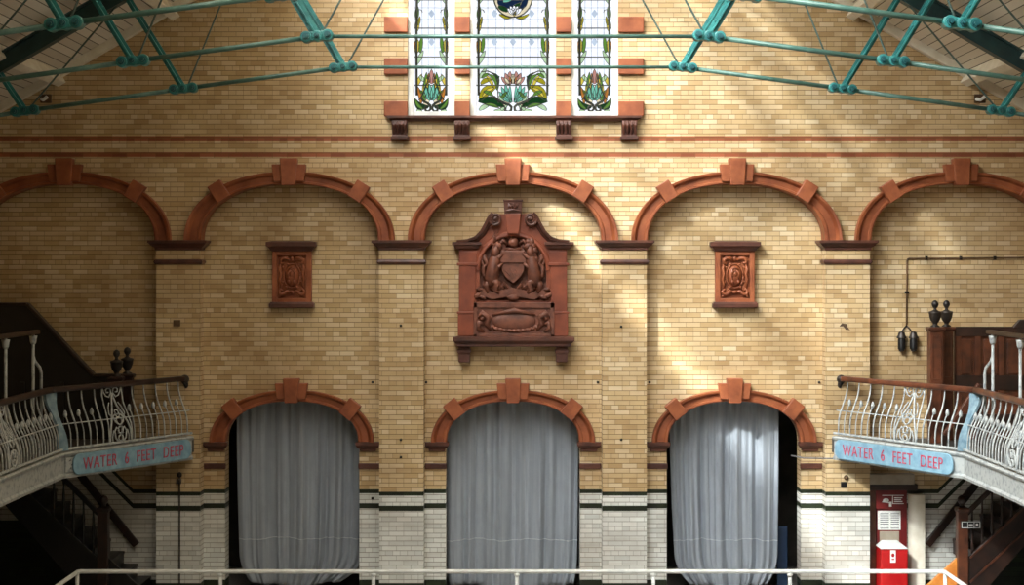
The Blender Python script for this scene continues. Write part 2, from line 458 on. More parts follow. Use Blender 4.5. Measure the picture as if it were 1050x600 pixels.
# ------------------------------------------------------------------ stained glass windows
def build_window(name, x0,x1, wide):
    root=bpy.data.objects.new(name,None); C.objects.link(root); struct(root)
    fw=.10; yg=YW+.10
    m=MB(); m.box(x0,x0+fw,YW+.02,YR,WZ0,WZ1); m.box(x1-fw,x1,YW+.02,YR,WZ0,WZ1); m.box(x0+fw,x1-fw,YW+.02,YR,WZ0,WZ0+.085); m.box(x0+fw,x1-fw,YW+.02,YR,WZ1-.1,WZ1)
    m.build('frame',M['white_paint'],root,bevel=.008)
    gx0,gx1=x0+fw,x1-fw; cx=(x0+x1)/2; hw=(gx1-gx0)/2
    MB().box(gx0,gx1,yg,yg+.02,WZ0+.085,WZ1-.1).build('pane',GL['white'],root)
    def Z(py): return EYE-(py-275)*yg/F
    def X(d): return cx+d*yg/F          # offset in wall pixels from the light's centre
    K=hw*F/yg
    lead=MB(); thin=MB()
    for py in (29,58.5,87.6,0,-30,-60): lead.box(gx0,gx1,yg-.018,yg,Z(py)-.008,Z(py)+.008)
    for py in (8,20,40,49,-12,-22,-40,-50,68): thin.box(gx0,gx1,yg-.010,yg,Z(py)-.0035,Z(py)+.0035)
    nv=7 if wide else 4
    for i in range(nv):
        d=(-1+2*(i+1)/(nv+1))*K*.92; thin.box(X(d)-.0045,X(d)+.0045,yg-.010,yg,Z(78),WZ1-.1)
    pieces={}
    def poly(col,pts,lay=1):
        pieces.setdefault(col,MB()).prism([(X(a),Z(b)) for a,b in pts],yg-.012-.003*lay,yg-.001)
    def leaf(col,p,q,w,bend=0,lay=1):
        a=[];b=[];px_,py_=p;dx,dy=q[0]-p[0],q[1]-p[1];L=math.hypot(dx,dy);nx,ny=-dy/L,dx/L
        for i in range(9):
            t=i/8; o=math.sin(PI*t)*bend; ww=w*math.sin(PI*min(1,t*.9+.1))**.8*(1 if t<1 else 0)
            x=px_+dx*t+nx*o; y=py_+dy*t+ny*o
            a.append((x+nx*ww/2,y+ny*ww/2)); b.append((x-nx*ww/2,y-ny*ww/2))
        poly(col,a+b[::-1],lay)
        pts=[(X(u),yg-.016-.003*lay,Z(v)) for u,v in a+b[::-1]+[a[0]]]
        lead.tube(pts,.0045,4)
    def curl(pts,r=.011):
        lead.tube([(X(u),yg-.022,Z(v)) for u,v in pts],r,5)
    e=K-2.2
    for s in (-1,1):
        curl([(s*e,-80),(s*e,-40),(s*(e-.4),0),(s*e,30),(s*e,60),(s*(e-.2),98)],.020)
        # buds and leaves along the border stems
        for oy in (0,-62):
            leaf('green',(s*e,20+oy),(s*(e-1),6+oy),4.2,0); leaf('yellow',(s*(e-.4),32+oy),(s*(e-1),19+oy),4.6,0,2); leaf('olive',(s*(e-2),26+oy),(s*(e-3.5),17+oy),2.6,0,3)
            leaf('yellow',(s*(e+.2),55+oy),(s*(e-1.6),41+oy),4.8,0,2); leaf('amber',(s*(e+1.5),50+oy),(s*(e+1.2),42+oy),2,0,3)
            leaf('green',(s*(e-3.5),54+oy),(s*(e-5.5),37+oy),4,0); leaf('mint',(s*e,66+oy),(s*(e-7),52+oy),4.2,0)
            curl([(s*e,14+oy),(s*(e-2.5),10+oy),(s*(e-5),10.5+oy),(s*(e-6),13+oy)],.008)
    for py in (14,43,-20):
        for d in ((0,) if not wide else (-19,0,19)):
            if wide and py!=43 and d==0: continue
            poly('blue',[(d-3.2,py),(d,py-4.2),(d+3.2,py),(d,py+4.2)])
    if not wide:
        leaf('pink',(0,86),(0,71),5,0,2); leaf('amber',(-2,85),(-3.2,75),2.6,0,1); leaf('amber',(2,85),(3.2,75),2.6,0,1)
        for s in (-1,1):
            leaf('mint',(s*15,113),(s*8,117),4,0,0); leaf('yellow',(s*15,88),(s*10,76),4,0,0); leaf('cream',(s*9,112),(s*2,100),5,0,0); leaf('green',(s*4,100),(s*5,74),4.6,s*1.5); leaf('mint',(s*12,78),(s*7,84),4,0); leaf('yellow',(s*8,100),(s*8.5,86),5.5,-s*1.5,1)
            leaf('green',(s*7,104),(s*12.5,92),4,-s*1.5,2); leaf('yellow',(s*4,90),(s*5,80),3,0,2); leaf('turquoise',(s*1,103),(s*6,88),6,s*2,2); leaf('turquoise',(0,103),(s*2.2,86),4,0,3)
            leaf('amber',(s*10.5,106),(s*15,88),4,-s*1,2); leaf('darkgreen',(s*3,110),(s*17.5,101),7,s*4.2,2); leaf('green',(s*9,112),(s*17,101),3,s*1.5,3)
            curl([(s*11,100),(s*8,104),(s*4,106),(s*1.4,108),(s*.8,112),(s*3,114.5),(s*6,113.5),(s*6.4,110.5),(s*4.4,109)],.021)
            curl([(s*2,76),(s*3.5,82),(s*6,90),(s*9,97),(s*13,103)],.010)
    else:
        for s in (-1,1):
            leaf('mint',(s*34.5,113),(s*24,108),4.5,s*1,0); leaf('mint',(s*34,80),(s*27,69),4,0,0); leaf('cream',(s*12,113),(s*3,103),6,s*1,0); leaf('green',(s*12,101),(s*6,94),3.4,0,3); leaf('yellow',(s*27,78),(s*20,90),3.6,s*1,0); leaf('olive',(s*34,102),(s*16,88),9.5,s*2.5,1); leaf('yellow',(s*31,99),(s*19,90),3.5,s*1.5,2); leaf('olive',(s*33,86),(s*22,82),5,s*1.5,1)
            leaf('darkgreen',(s*35,103),(s*8,110),9,s*2.5,2); leaf('green',(s*28,107),(s*14,111),3.5,s*1,3); leaf('mint',(s*19,114),(s*6,107),5,-s*3,1)
            leaf('green',(s*16,92),(s*26,76),5,-s*4,1); leaf('darkgreen',(s*15,88),(s*24,74),2.6,-s*4,3)
            for (a,b,w_) in ((3,88,4),(8,86,4.5),(12,89,5),(14.5,94,5)): leaf('turquoise',(s*1.5,105),(s*a,b),w_,s*1.2,2)
            for (a,b) in ((3,73),(8,75),(12,79)): leaf('pink',(s*2,86),(s*a,b),5,s*1,1)
            leaf('green',(s*30,94),(s*20,99),4,s*1,3); leaf('mint',(s*10,104),(s*14,98),4,0,1); leaf('green',(s*32,80),(s*24,76),3.5,s*1,2); leaf('cream',(s*4,86),(s*9,80),3.4,0,3); leaf('cream',(0,86),(s*1,76),3,0,3); leaf('amber',(s*1,85),(s*4.5,78),1.8,0,4)
            curl([(s*20,99),(s*15,103),(s*9,106),(s*4,107.5),(s*1.6,110),(s*2,113.5),(s*5,115),(s*8,113.5),(s*7.6,110.5)],.022)
            curl([(s*15,106),(s*15.5,94),(s*16,86),(s*14,78)],.009); curl([(s*33,74),(s*26,73),(s*19,76),(s*16,84)],.010)
        # roundel: lotus flowers over dark water in a pale ring
        ring=[]
        for i in range(33):
            t=2*PI*i/32; ring.append((20*math.cos(t),-4+22*math.sin(t)))
        curl(ring,.012)
        poly('cream',ring[:-1],0)
        poly('navy',[(-15,-16),(15,-16),(16,-4),(14,6),(9,11),(4,8),(-1,10),(-7,13),(-13,10),(-16,3),(-16,-6)],1)
        leaf('darkgreen',(-15,7),(-4,12),5,0,2); leaf('turquoise',(-10,2),(2,-3),4.5,0,2); leaf('navy',(8,9),(15,-2),6,0,3); leaf('darkgreen',(-1,10),(9,3),4.5,0,3)
        for (a,b) in ((-6,9),(-3,6.5),(1,5.5),(5,6.5),(9,9)): leaf('white',(1.5,15),(a,b),4.5,0,4)
        leaf('olive',(-14,15),(0,18),3,1.5,2); leaf('olive',(16,15),(3,18.5),3,-1.5,2); leaf('yellow',(1,17),(3,12),2,0,5)
    for k,mb in pieces.items(): mb.build('glass_'+k,GL[k],root)
    lead.build('leading',M['lead'],root); thin.build('fine_leading',M['lead_thin'],root)
for i,(a,b) in enumerate(WIN): build_window(f'window_{i+1}',a,b,i==1)

# terracotta blocks, sill and corbels round the windows
ws=thing('window_surround',(0,YW,WZ0),'terracotta blocks, sill and corbels framing the three stained glass lights','window surround')
cols=[(-2.03,-1.66),(-.92,-.68),(.68,.92),(1.66,2.06)]
for a,b in cols:
    for py0,py1 in ((17.5,33.5),(60,76.5),(104,119.5),(-25,-9),(-68,-52)):
        z1=EYE-(py0-275)/65; z0=EYE-(py1-275)/65
        MB().box(a,b,YW-.07,YW+.01,z0,z1).build('quoin_block',M['terra'],ws,bevel=.012)
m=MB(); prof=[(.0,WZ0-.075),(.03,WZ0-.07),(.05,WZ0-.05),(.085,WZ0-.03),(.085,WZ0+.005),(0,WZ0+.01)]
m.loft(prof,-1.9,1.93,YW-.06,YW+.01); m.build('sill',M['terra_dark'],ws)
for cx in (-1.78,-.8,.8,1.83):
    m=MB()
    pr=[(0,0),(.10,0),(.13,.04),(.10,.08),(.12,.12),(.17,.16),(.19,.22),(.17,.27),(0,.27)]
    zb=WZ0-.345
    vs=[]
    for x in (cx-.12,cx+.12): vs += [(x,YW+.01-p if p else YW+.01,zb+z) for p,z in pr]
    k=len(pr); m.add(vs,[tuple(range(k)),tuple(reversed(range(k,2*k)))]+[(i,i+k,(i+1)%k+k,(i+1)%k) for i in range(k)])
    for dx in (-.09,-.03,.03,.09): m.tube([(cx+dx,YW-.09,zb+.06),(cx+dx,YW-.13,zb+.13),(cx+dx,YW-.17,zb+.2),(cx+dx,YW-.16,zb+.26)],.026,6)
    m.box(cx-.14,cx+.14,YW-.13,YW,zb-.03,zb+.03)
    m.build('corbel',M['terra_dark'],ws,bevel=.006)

# ------------------------------------------------------------------ arches
def make_arch(name, cx, zs, a, h, yf, label, group, th0, key, blocks, blk):
    root=thing(name,(cx,yf,zs),label,'arch',group)
    P=arch_path(cx,zs,a,h,56); lin=.272 if yf<YR-.1 else .15
    m=MB(); w=th0
    prof=[(0.001,yf-.002),(-.004,yf-.002),(-.004,yf+lin),(-.016,yf+lin),(-.016,yf-.055),(0.001,yf-.07),(.035,yf-.07),(.05,yf-.05),(w*.62,yf-.05),(w*.68,yf-.075),(w*.8,yf-.115),(w*.97,yf-.125),(w,yf-.09),(w,yf-.002)]
    m.sweepxz(P,prof,.28); m.build('archivolt',M['terra'],root,smooth=True,auto=.6)
    kt,kb,kwt,kwb,st,sb,sw=key
    m=MB(); m.prism([(cx-kwb,kb),(cx+kwb,kb),(cx+kwt,kt),(cx-kwt,kt)],yf-.20,yf-.002); m.build('keystone',M['terra'],root,bevel=.012)
    for s in (-1,1):
        m=MB(); m.prism([(cx+s*kwb*.9,sb),(cx+s*(sw-.03),sb),(cx+s*sw,st),(cx+s*kwt*.9,st)],yf-.15,yf-.002); m.build('shoulder_block',M['terra'],root,bevel=.010)
        # voussoir block standing proud part-way round
        bx,bz=blocks; 
        best=min(P,key=lambda q:(q[0][0]-(cx+s*bx))**2+(q[0][1]-(zs+bz))**2*.3)
        (px_,pz_),(nx_,nz_)=best
        c=Vector((px_,yf-.087,pz_))+Vector((nx_,0,nz_))*(w*.44+.02)
        m=MB(); m.obox(c,Vector((nx_,0,nz_))*blk[0],Vector((-nz_,0,nx_))*blk[1],(0,.085,0)); m.build('voussoir_block',M['terra'],root,bevel=.012)
    return root
ukey=(7.02,6.60,.135,.11,6.93,6.66,.27)
a0=make_arch('blind_arch',0,SP_U,IN_U,RI_U,YW,'red terracotta blind arch over the large heraldic crest','upper blind arches',.25,ukey,(1.06,.69),(.15,.115))
for k,lb in ((-2,'dark terracotta blind arch over the black stair enclosure, cut by the left picture edge'),(-1,'shaded terracotta blind arch over the darker small relief panel'),
             (1,'sunlit terracotta blind arch over the brighter small relief panel'),(2,'terracotta blind arch over the conduit and panelled wooden box')):
    dup(a0,(k*BAY,0,0),lb)
lkey=(3.55,3.16,.125,.10,3.47,3.22,.26)
def doorway(cx,label):
    r=make_arch('doorway_arch',cx,SP_L,IN_L,RI_L,YR,label,'doorway arches',.24,lkey,(.85,.44),(.145,.115))
    return r
d0=doorway(0,'red terracotta doorway arch on the central curtained opening, under the crest')
for s in (-1,1):
    xa,xb=sorted((s*IN_L,s*(IN_U+.0)))
    m=MB(); zt=SP_L
    m.loft([(.0,zt-.15),(.02,zt-.14),(.02,zt-.11),(.055,zt-.085),(.08,zt-.05),(.08,zt),(0,zt+.004)],xa+(.09 if s<0 else .03),xb-(.09 if s>0 else .03),YR-.04,YR-.002)
    m.build('impost',M['terra_dark'],d0)
    m=MB(); m.box(xa+(-.015 if s>0 else .004),xb+(.015 if s<0 else -.004),YR-.035,YR-.002,2.10,2.19); m.build('neck_band',M['terra_dark'],d0,bevel=.012)
dup(d0,(-BAY,0,0),'shaded terracotta doorway arch under the darker small relief panel')
dup(d0,(BAY,0,0),'sunlit terracotta doorway arch under the brighter small relief panel')

# capitals on the four tall piers
def capital(cx,label):
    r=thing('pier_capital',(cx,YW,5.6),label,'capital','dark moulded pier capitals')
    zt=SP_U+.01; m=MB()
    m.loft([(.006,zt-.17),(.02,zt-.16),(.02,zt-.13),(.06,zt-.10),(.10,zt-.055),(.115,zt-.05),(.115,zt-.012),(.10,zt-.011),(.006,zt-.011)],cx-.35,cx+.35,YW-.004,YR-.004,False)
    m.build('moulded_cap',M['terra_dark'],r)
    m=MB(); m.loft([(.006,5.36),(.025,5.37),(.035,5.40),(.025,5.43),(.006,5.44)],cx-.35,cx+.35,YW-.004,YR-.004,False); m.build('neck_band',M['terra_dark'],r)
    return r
c0=capital(-5.28,'dark capital on the leftmost brick pier, above the left balcony end')
dup(c0,(BAY,0,0),'dark capital on the pier between the darker relief panel and the crest')
dup(c0,(2*BAY,0,0),'dark capital on the pier between the crest and the brighter relief panel')
dup(c0,(3*BAY,0,0),'dark capital on the rightmost brick pier, above the right balcony end')

# ------------------------------------------------------------------ heraldic crest
def RP(pts): return [R(a,b) for a,b in pts]
def build_crest():
    r=thing('heraldic_crest',(0,YR,4.0),'large red terracotta coat of arms with two beasts, scrolled pediment and sill','crest')
    yb=YR-.002; yf=YR-.20
    m=MB(); x0,_=R(471,0); x1,_=R(583,0)
    arcp=[(526+34*math.cos(t),277-35*math.sin(t)) for t in [PI*i/20 for i in range(21)]]
    # body with an arched sunk field: two halves around the field
    left=[(471,345),(471,252),(486,250),(496,240),(503,229),(509,220),(526,220),(526,242)]+[(526-34*math.cos(t),277-35*math.sin(t)) for t in [PI*.5*(1-i/10) for i in range(1,11)]]+[(492,308),(526,308),(526,345)]
    for s in (0,1):
        pl=[(p if s==0 else 1052-p,q) for p,q in left]
        m.prism(RP(pl),yf,yb)
    m.build('back_slab',M['terra_crest'],r)
    m=MB(); m.prism(RP([(492,309)]+arcp[::-1]+[(560,309)]),yf+.10,yb); m.build('sunk_field',M['terra_relief'],r)
    m=MB(); ap=[(R(526+35.5*math.cos(t),277-36.5*math.sin(t)),(math.cos(t),math.sin(t))) for t in [PI*i/24 for i in range(25)]]
    m.sweepxz(ap,[(-.03,yf+.05),(-.03,yf-.02),(-.01,yf-.035),(.03,yf-.03),(.05,yf-.01),(.05,yf+.05)]); m.build('arch_ring',M['terra_crest'],r,smooth=True,auto=.6)
    for s in (-1,1):
        X=lambda d: 526+s*d
        m=MB(); m.prism(RP([(X(38),320),(X(38),272),(X(55),272),(X(55),320)]),yf-.03,yf+.01); m.prism(RP([(X(40),344),(X(40),321.5),(X(56),321.5),(X(56),344)]),yf-.04,yf+.01)
        m.prism(RP([(X(37),270),(X(37),258),(X(54),258),(X(54),270)]),yf-.02,yf+.01); m.prism(RP([(X(36),272.5),(X(36),269.5),(X(57),269.5),(X(57),272.5)]),yf-.05,yf+.01)
        m.prism(RP([(X(38),321.5),(X(38),319),(X(57),319),(X(57),321.5)]),yf-.05,yf+.01)
        m.build('side_pier',M['terra_crest'],r,bevel=.008)
        m=MB(); za=R(0,256)[1]; xa,xb=sorted((R(X(37),0)[0],R(X(57),0)[0]))
        m.loft([(0,za),(.03,za+.02),(.05,za+.06),(.075,za+.075),(.075,za+.115),(0,za+.125)],xa,xb,yf-.02,yb); m.build('cornice',M['terra_dark'],r)
        # swan-neck pediment ending in a volute
        path=[(57,248.5),(46,247.5),(38,244.5),(32,238.5),(28,231.5),(24.5,224.5),(20,219.5)]
        pts=[R(X(a),b) for a,b in path]
        m=MB(); ps=[]
        for i,p in enumerate(pts):
            q0=pts[max(0,i-1)]; q1=pts[min(len(pts)-1,i+1)]; d=Vector((q1[0]-q0[0],q1[1]-q0[1])).normalized(); nn=(-d.y,d.x)
            if nn[1]<0: nn=(-nn[0],-nn[1])
            ps.append((p,nn))
        m.sweepxz(ps,[(-.07,yb),(-.07,yf-.02),(-.05,yf-.05),(-.02,yf-.07),(-.01,yf-.11),(.03,yf-.12),(.03,yb)])
        m.build('scrolled_pediment',M['terra_dark'],r)
        cx,cz=R(X(18),225.5); m=MB(); sp=[]
        for i in range(40):
            t=i/39*2.3*2*PI; rr=.105*(1-i/46); sp.append((cx+s*rr*math.sin(t+.4),yf-.09,cz+rr*math.cos(t+.4)))
        m.tube(sp,[.026-.012*i/39 for i in range(40)],6)
        vs=[(cx+.10*math.cos(2*PI*i/20),cz+.10*math.sin(2*PI*i/20)) for i in range(20)]; m.prism(vs,yf-.08,yb); m.ell((cx,yf-.1,cz),(.03,.04,.03))
        m.build('volute',M['terra_dark'],r,smooth=True,auto=.7)
        m=MB(); xa,xb=sorted((R(X(43.5),0)[0],R(X(56),0)[0])); zb,zt=R(0,371)[1],R(0,354)[1]
        m.loft([(.0,zb),(.012,zb+.01),(.012,zb+.13),(.03,zb+.16),(.03,zb+.2),(.012,zb+.21),(.012,zt)],xa+.02,xb-.02,yf+.02,yb); m.build('foot',M['terra_dark'],r)
    m=MB(); za,zb=R(0,220)[1],R(0,205.5)[1]; m.loft([(0,za),(.01,zb-.03),(.02,zb-.02),(.02,zb),(0,zb)],-.135,.135,yf-.09,yb)
    for t in (-1,0,1): m.tube([(t*.025,yf-.1,za+.08),(t*.06,yf-.12,za+.13),(t*.075,yf-.11,za+.17)],[.02,.022,.01],6)
    m.tube([(-.1,yf-.1,za+.05),(0,yf-.11,za+.065),(.1,yf-.1,za+.05)],.018,6)
    m.build('top_block',M['terra_dark'],r)
    m=MB(); m.prism(RP([(518,220),(534,220),(532,240),(520,240)]),yf-.10,yb); m.build('key_block',M['terra_crest'],r,bevel=.01)
    # shield
    y1=yf+.04
    m=MB(); sh=[(514,257),(538,257),(538.6,270),(537,278),(533,284.5),(526,290.5),(519,284.5),(515,278),(513.4,270)]
    m.prism(RP(sh),y1-.07,y1+.07); m.prism(RP([(513.4,257.5),(538.6,257.5),(538.9,269.5),(513.1,269.5)]),y1-.10,y1)
    for k in (-1,0,1): m.tube([(k*.10-.05+R(526,0)[0]-.02,y1-.06,R(0,273)[1]-abs(k)*.02),(k*.06+.02,y1-.075,R(0,283)[1])],.012,5)
    m.build('shield',M['terra_relief'],r,bevel=.01)
    m=MB(); cz=R(0,249)[1]; m.ell((.005,y1-.03,cz),(.085,.08,.085)); m.tube([(-.12,y1-.02,cz-.105),(.13,y1-.02,cz-.105)],.028,8)
    for s in (-1,1):
        m.tube([(s*.09,y1,cz-.03),(s*.17,y1-.02,cz+.04),(s*.2,y1-.02,cz-.04),(s*.25,y1,cz-.02),(s*.25,y1-.01,cz-.12)],[.03,.035,.03,.03,.015],7)
        m.tube([(s*.04,y1,cz+.06),(s*.11,y1-.01,cz+.12),(s*.2,y1-.01,cz+.1)],[.02,.03,.012],6)
    for s in (-1,1):
        for k in range(6):
            a=.5+k*.42; c_=(s*(.17+.13*math.sin(a)*1.2),cz-.1-.11*k)
            m.tube([(s*.13,y1+.01,cz+.05-.02*k),(c_[0],y1-.01,c_[1]+.12),(c_[0]+s*.06,y1-.02,c_[1]+.03),(c_[0]+s*.02,y1,c_[1])],[.02,.028,.022,.008],6)
    m.build('helm_and_globe',M['terra_relief'],r,smooth=True)
    # supporters
    def S(s,d,py,dy=0): x,z=R(526+s*d,py); return (x,y1-.02+dy,z)
    for s in (-1,1):
        m=MB()
        m.tube([S(s,21,292),S(s,22,284,-.03),S(s,20,274,-.05),S(s,18,265,-.04),S(s,17,259,-.03)],[.10,.115,.10,.085,.06],10)     # trunk rising
        m.tube([S(s,18,264,-.04),S(s,17.5,257,-.05),S(s,16.5,251,-.05)],[.08,.07,.05],8)                                           # neck
        m.tube([S(s,18,251,-.05),S(s,14,253,-.07),S(s,11.5,255,-.05)],[.055,.05,.03],8)                                            # head
        m.tube([S(s,19,265,-.05),S(s,14,264,-.09),S(s,10,260,-.07)],[.05,.035,.025],7)                                             # forelegs
        m.tube([S(s,19,272,-.05),S(s,14,274,-.09),S(s,11,270,-.08)],[.05,.035,.025],7)
        m.tube([S(s,22,288,-.03),S(s,16,290,-.08),S(s,19,297,-.06),S(s,14,300,-.05)],[.09,.06,.04,.035],8)                        # hind legs
        m.tube([S(s,23,288,0),S(s,28,293,-.04),S(s,25,300,-.03)],[.09,.055,.035],8)
        m.tube([S(s,24,288),S(s,30,282,-.02),S(s,30,274,-.02),S(s,26,270,-.02),S(s,29,265,-.01),S(s,30,259,0)],[.04,.03,.035,.025,.045,.01],7)  # tail
        if s<0:
            for k in (0,1): m.tube([S(s,18-k,249,-.05),S(s,20-k*2,243,-.04),S(s,18-k*3,238,-.03)],[.022,.018,.008],6)             # antelope horns
            m.tube([S(s,19,251,-.04),S(s,23,249,-.04)],[.03,.008],6)
        else:
            for (d,py) in ((20,252),(22,257),(21,262),(16,248),(19,248),(23,266)): m.ell(S(s,d,py,-.03),(.05,.055,.06))              # mane
        m.tube([S(s,28,262,.02),S(s,32,268,0),S(s,29,274,0),S(s,33,280,0)],[.03,.035,.03,.012],6)                                 # trailing mantling
        m.build('supporter_beast',M['terra_relief'],r,smooth=True)
    m=MB()
    pts=[S(-1,37,306,-.02),S(-1,33,300,-.05),S(-1,27,300,-.05),S(-1,22,303,-.06),S(-1,10,301,-.07),S(1,0,299,-.08),S(1,10,301,-.07),S(1,22,303,-.06),S(1,27,300,-.05),S(1,33,300,-.05),S(1,37,306,-.02)]
    b=len(m.v)
    for i,p in enumerate(pts):
        for dz in (-.06,.06):
            for dy in (0,.05): m.v.append((p[0],p[1]+dy,p[2]+dz))
    for i in range(len(pts)-1):
        a=b+i*4; m.f += [(a,a+4,a+6,a+2),(a+1,a+3,a+7,a+5),(a+2,a+6,a+7,a+3),(a,a+1,a+5,a+4)]
    m.f += [(b,b+2,b+3,b+1),(b+len(pts)*4-4,b+len(pts)*4-3,b+len(pts)*4-1,b+len(pts)*4-2)]
    for s in (-1,1):
        for k in range(3): m.tube([S(s,5+k*4,296,-.03),S(s,9+k*5,291+k,-.07),S(s,13+k*5,296,-.05)],[.03,.035,.01],6)
        m.ell(S(s,36,303,-.05),(.06,.04,.04),.6); m.ell(S(s,31,305,-.05),(.06,.04,.03),-.4)
        m.tube([S(s,39,297,-.02),S(s,35,296,-.06),S(s,31,297,-.04)],[.012,.03,.02],6)
    m.ell(S(1,0,305,-.07),(.09,.06,.05)); m.build('motto_ribbon',M['terra_relief'],r)
    # lower panel with cartouche
    m=MB(); yl=yf-.03
    m.prism(RP([(488,312),(566,312),(566,344),(488,344)]),yl-.005,yl+.03)
    for (a,b,c,d) in ((486,568,310,315.5),(486,568,342,345),(486,490,310,345),(564,568,310,345)):
        (x0,z1)=R(a,c); (x1,z0)=R(b,d); m.box(x0,x1,yl-.03,yb,z0,z1)
    (x0,z1)=R(488,312); (x1,z0)=R(566,344); m.box(x0,x1,yl+.03,yb,z0,z1); m.build('lower_panel',M['terra_relief'],r,bevel=.006)
    m=MB(); cx,cz=R(527,329); m.ell((cx,yl+.0,cz),(.36,.04,.15))
    for i in range(11):
        d=-1+2*i/10; m.ell((cx+d*.36,yl+.01,cz-.13*math.sqrt(max(0,1-d*d*.7))-.02),(.055,.05,.035))
    m.tube([(cx-.34,yl,cz+.1),(cx-.1,yl-.03,cz+.15),(cx,yl-.04,cz+.17),(cx+.1,yl-.03,cz+.15),(cx+.34,yl,cz+.1)],[.02,.035,.05,.035,.02],7)
    for s in (-1,1):
        m.tube([(cx+s*.36,yl,cz-.14),(cx+s*.44,yl-.03,cz-.03),(cx+s*.40,yl-.03,cz+.06),(cx+s*.5,yl-.03,cz+.13),(cx+s*.56,yl,cz+.05)],[.03,.05,.045,.05,.02],8)
        m.tube([(cx+s*.46,yl,cz-.05),(cx+s*.55,yl-.03,cz-.02),(cx+s*.56,yl-.02,cz-.12),(cx+s*.47,yl,cz-.16)],[.03,.045,.04,.02],8)
        m.ell((cx+s*.5,yl,cz+.05),(.05,.05,.05))
    m.build('cartouche',M['terra_relief'],r,smooth=True)
    m=MB(); za=R(0,355)[1]; m.loft([(0,za),(.02,za+.01),(.02,za+.05),(.05,za+.07),(.075,za+.10),(.075,za+.15),(0,za+.165)],R(470,0)[0],R(583.5,0)[0],yf-.06,yb); m.build('sill',M['terra_dark'],r)
build_crest()
def build_relief(cx,label):
    r=thing('relief_panel',(cx,YR,4.7),label,'relief panel','small terracotta relief panels'); dx=R(526+0,0)[0]
    x=lambda d: cx+d*YR/F
    z=lambda py: R(0,py)[1]
    yf=YR-.12; yb=YR-.002
    m=MB()
    for a,b,c,d in ((-20,-15,258,310),(15,20,258,310),(-15,15,258,262),(-15,15,306,310)): m.box(x(a),x(b),yf,yb,z(d),z(c))
    m.build('frame',M['terra'],r,bevel=.006)
    m=MB(); m.box(x(-16),x(16),yf+.06,yb,z(307),z(261)); m.build('sunk_field',M['terra'],r)
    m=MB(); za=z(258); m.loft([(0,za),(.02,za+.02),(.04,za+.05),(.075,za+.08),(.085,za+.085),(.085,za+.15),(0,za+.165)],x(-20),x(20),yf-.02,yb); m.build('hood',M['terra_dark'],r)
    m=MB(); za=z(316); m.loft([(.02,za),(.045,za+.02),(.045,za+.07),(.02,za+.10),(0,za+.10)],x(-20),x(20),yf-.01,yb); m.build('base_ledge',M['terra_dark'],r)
    m=MB(); yr=yf+.05; u=YR/F
    m.ell((cx,yr,z(283)),(7.5*u,.075,11*u)); m.tube([(cx+8.6*u*math.cos(2*PI*k/24),yr-.02,z(283)+12.4*u*math.sin(2*PI*k/24)) for k in range(25)],.014,6)
    for s in (-1,1):
        P=lambda d,py,dy=0:(cx+s*d*u,yr-.02+dy,z(py))
        m.tube([P(2,267),P(5,265,-.02),P(9,264.6,-.02),P(11.6,267,-.02),P(11,270,-.02),P(8.6,270),P(8.8,268)],[.02,.028,.03,.028,.024,.018,.012],8)
        m.tube([P(11,271),P(12.6,276,-.02),P(11,281,-.02),P(12.8,286,-.02),P(11,292),P(12,295)],[.014,.024,.020,.026,.022,.010],8)
        m.tube([P(1,300),P(5,298.5,-.02),P(8,301.5,-.02),P(11.5,302,-.02),P(13,299,-.02),P(11,296.6,-.02),P(9.4,298.4)],[.02,.026,.03,.03,.026,.02,.012],8)
        for d,py,rr in ((12,266,.02),(9,274,.018),(9.6,289,.018),(5.5,294.5,.022),(12.6,304,.018),(4.2,271,.018)): m.ell(P(d,py,-.02),(rr,rr,rr))
        m.tube([P(1,277,-.06),P(4,280,-.06),P(3,285,-.06)],[.012,.02,.01],6); m.ell(P(3,289,-.05),(.026,.02,.034))
    m.ell((cx,yr-.03,z(265.5)),(.03,.03,.04)); m.ell((cx,yr-.03,z(299.5)),(.045,.03,.03)); m.ell((cx,yr-.07,z(281)),(.03,.025,.045)); m.tube([(cx-.05,yr-.07,z(276)),(cx,yr-.08,z(274)),(cx+.05,yr-.07,z(276))],.012,6)
    m.build('carved_cartouche',M['terra'],r,smooth=True)
    return r
p0=build_relief(-BAY+.006,'shaded dark red relief panel on the wall between leftmost piers')
dup(p0,(2*BAY,0,0),'sunlit orange relief panel on the wall right of the crest')

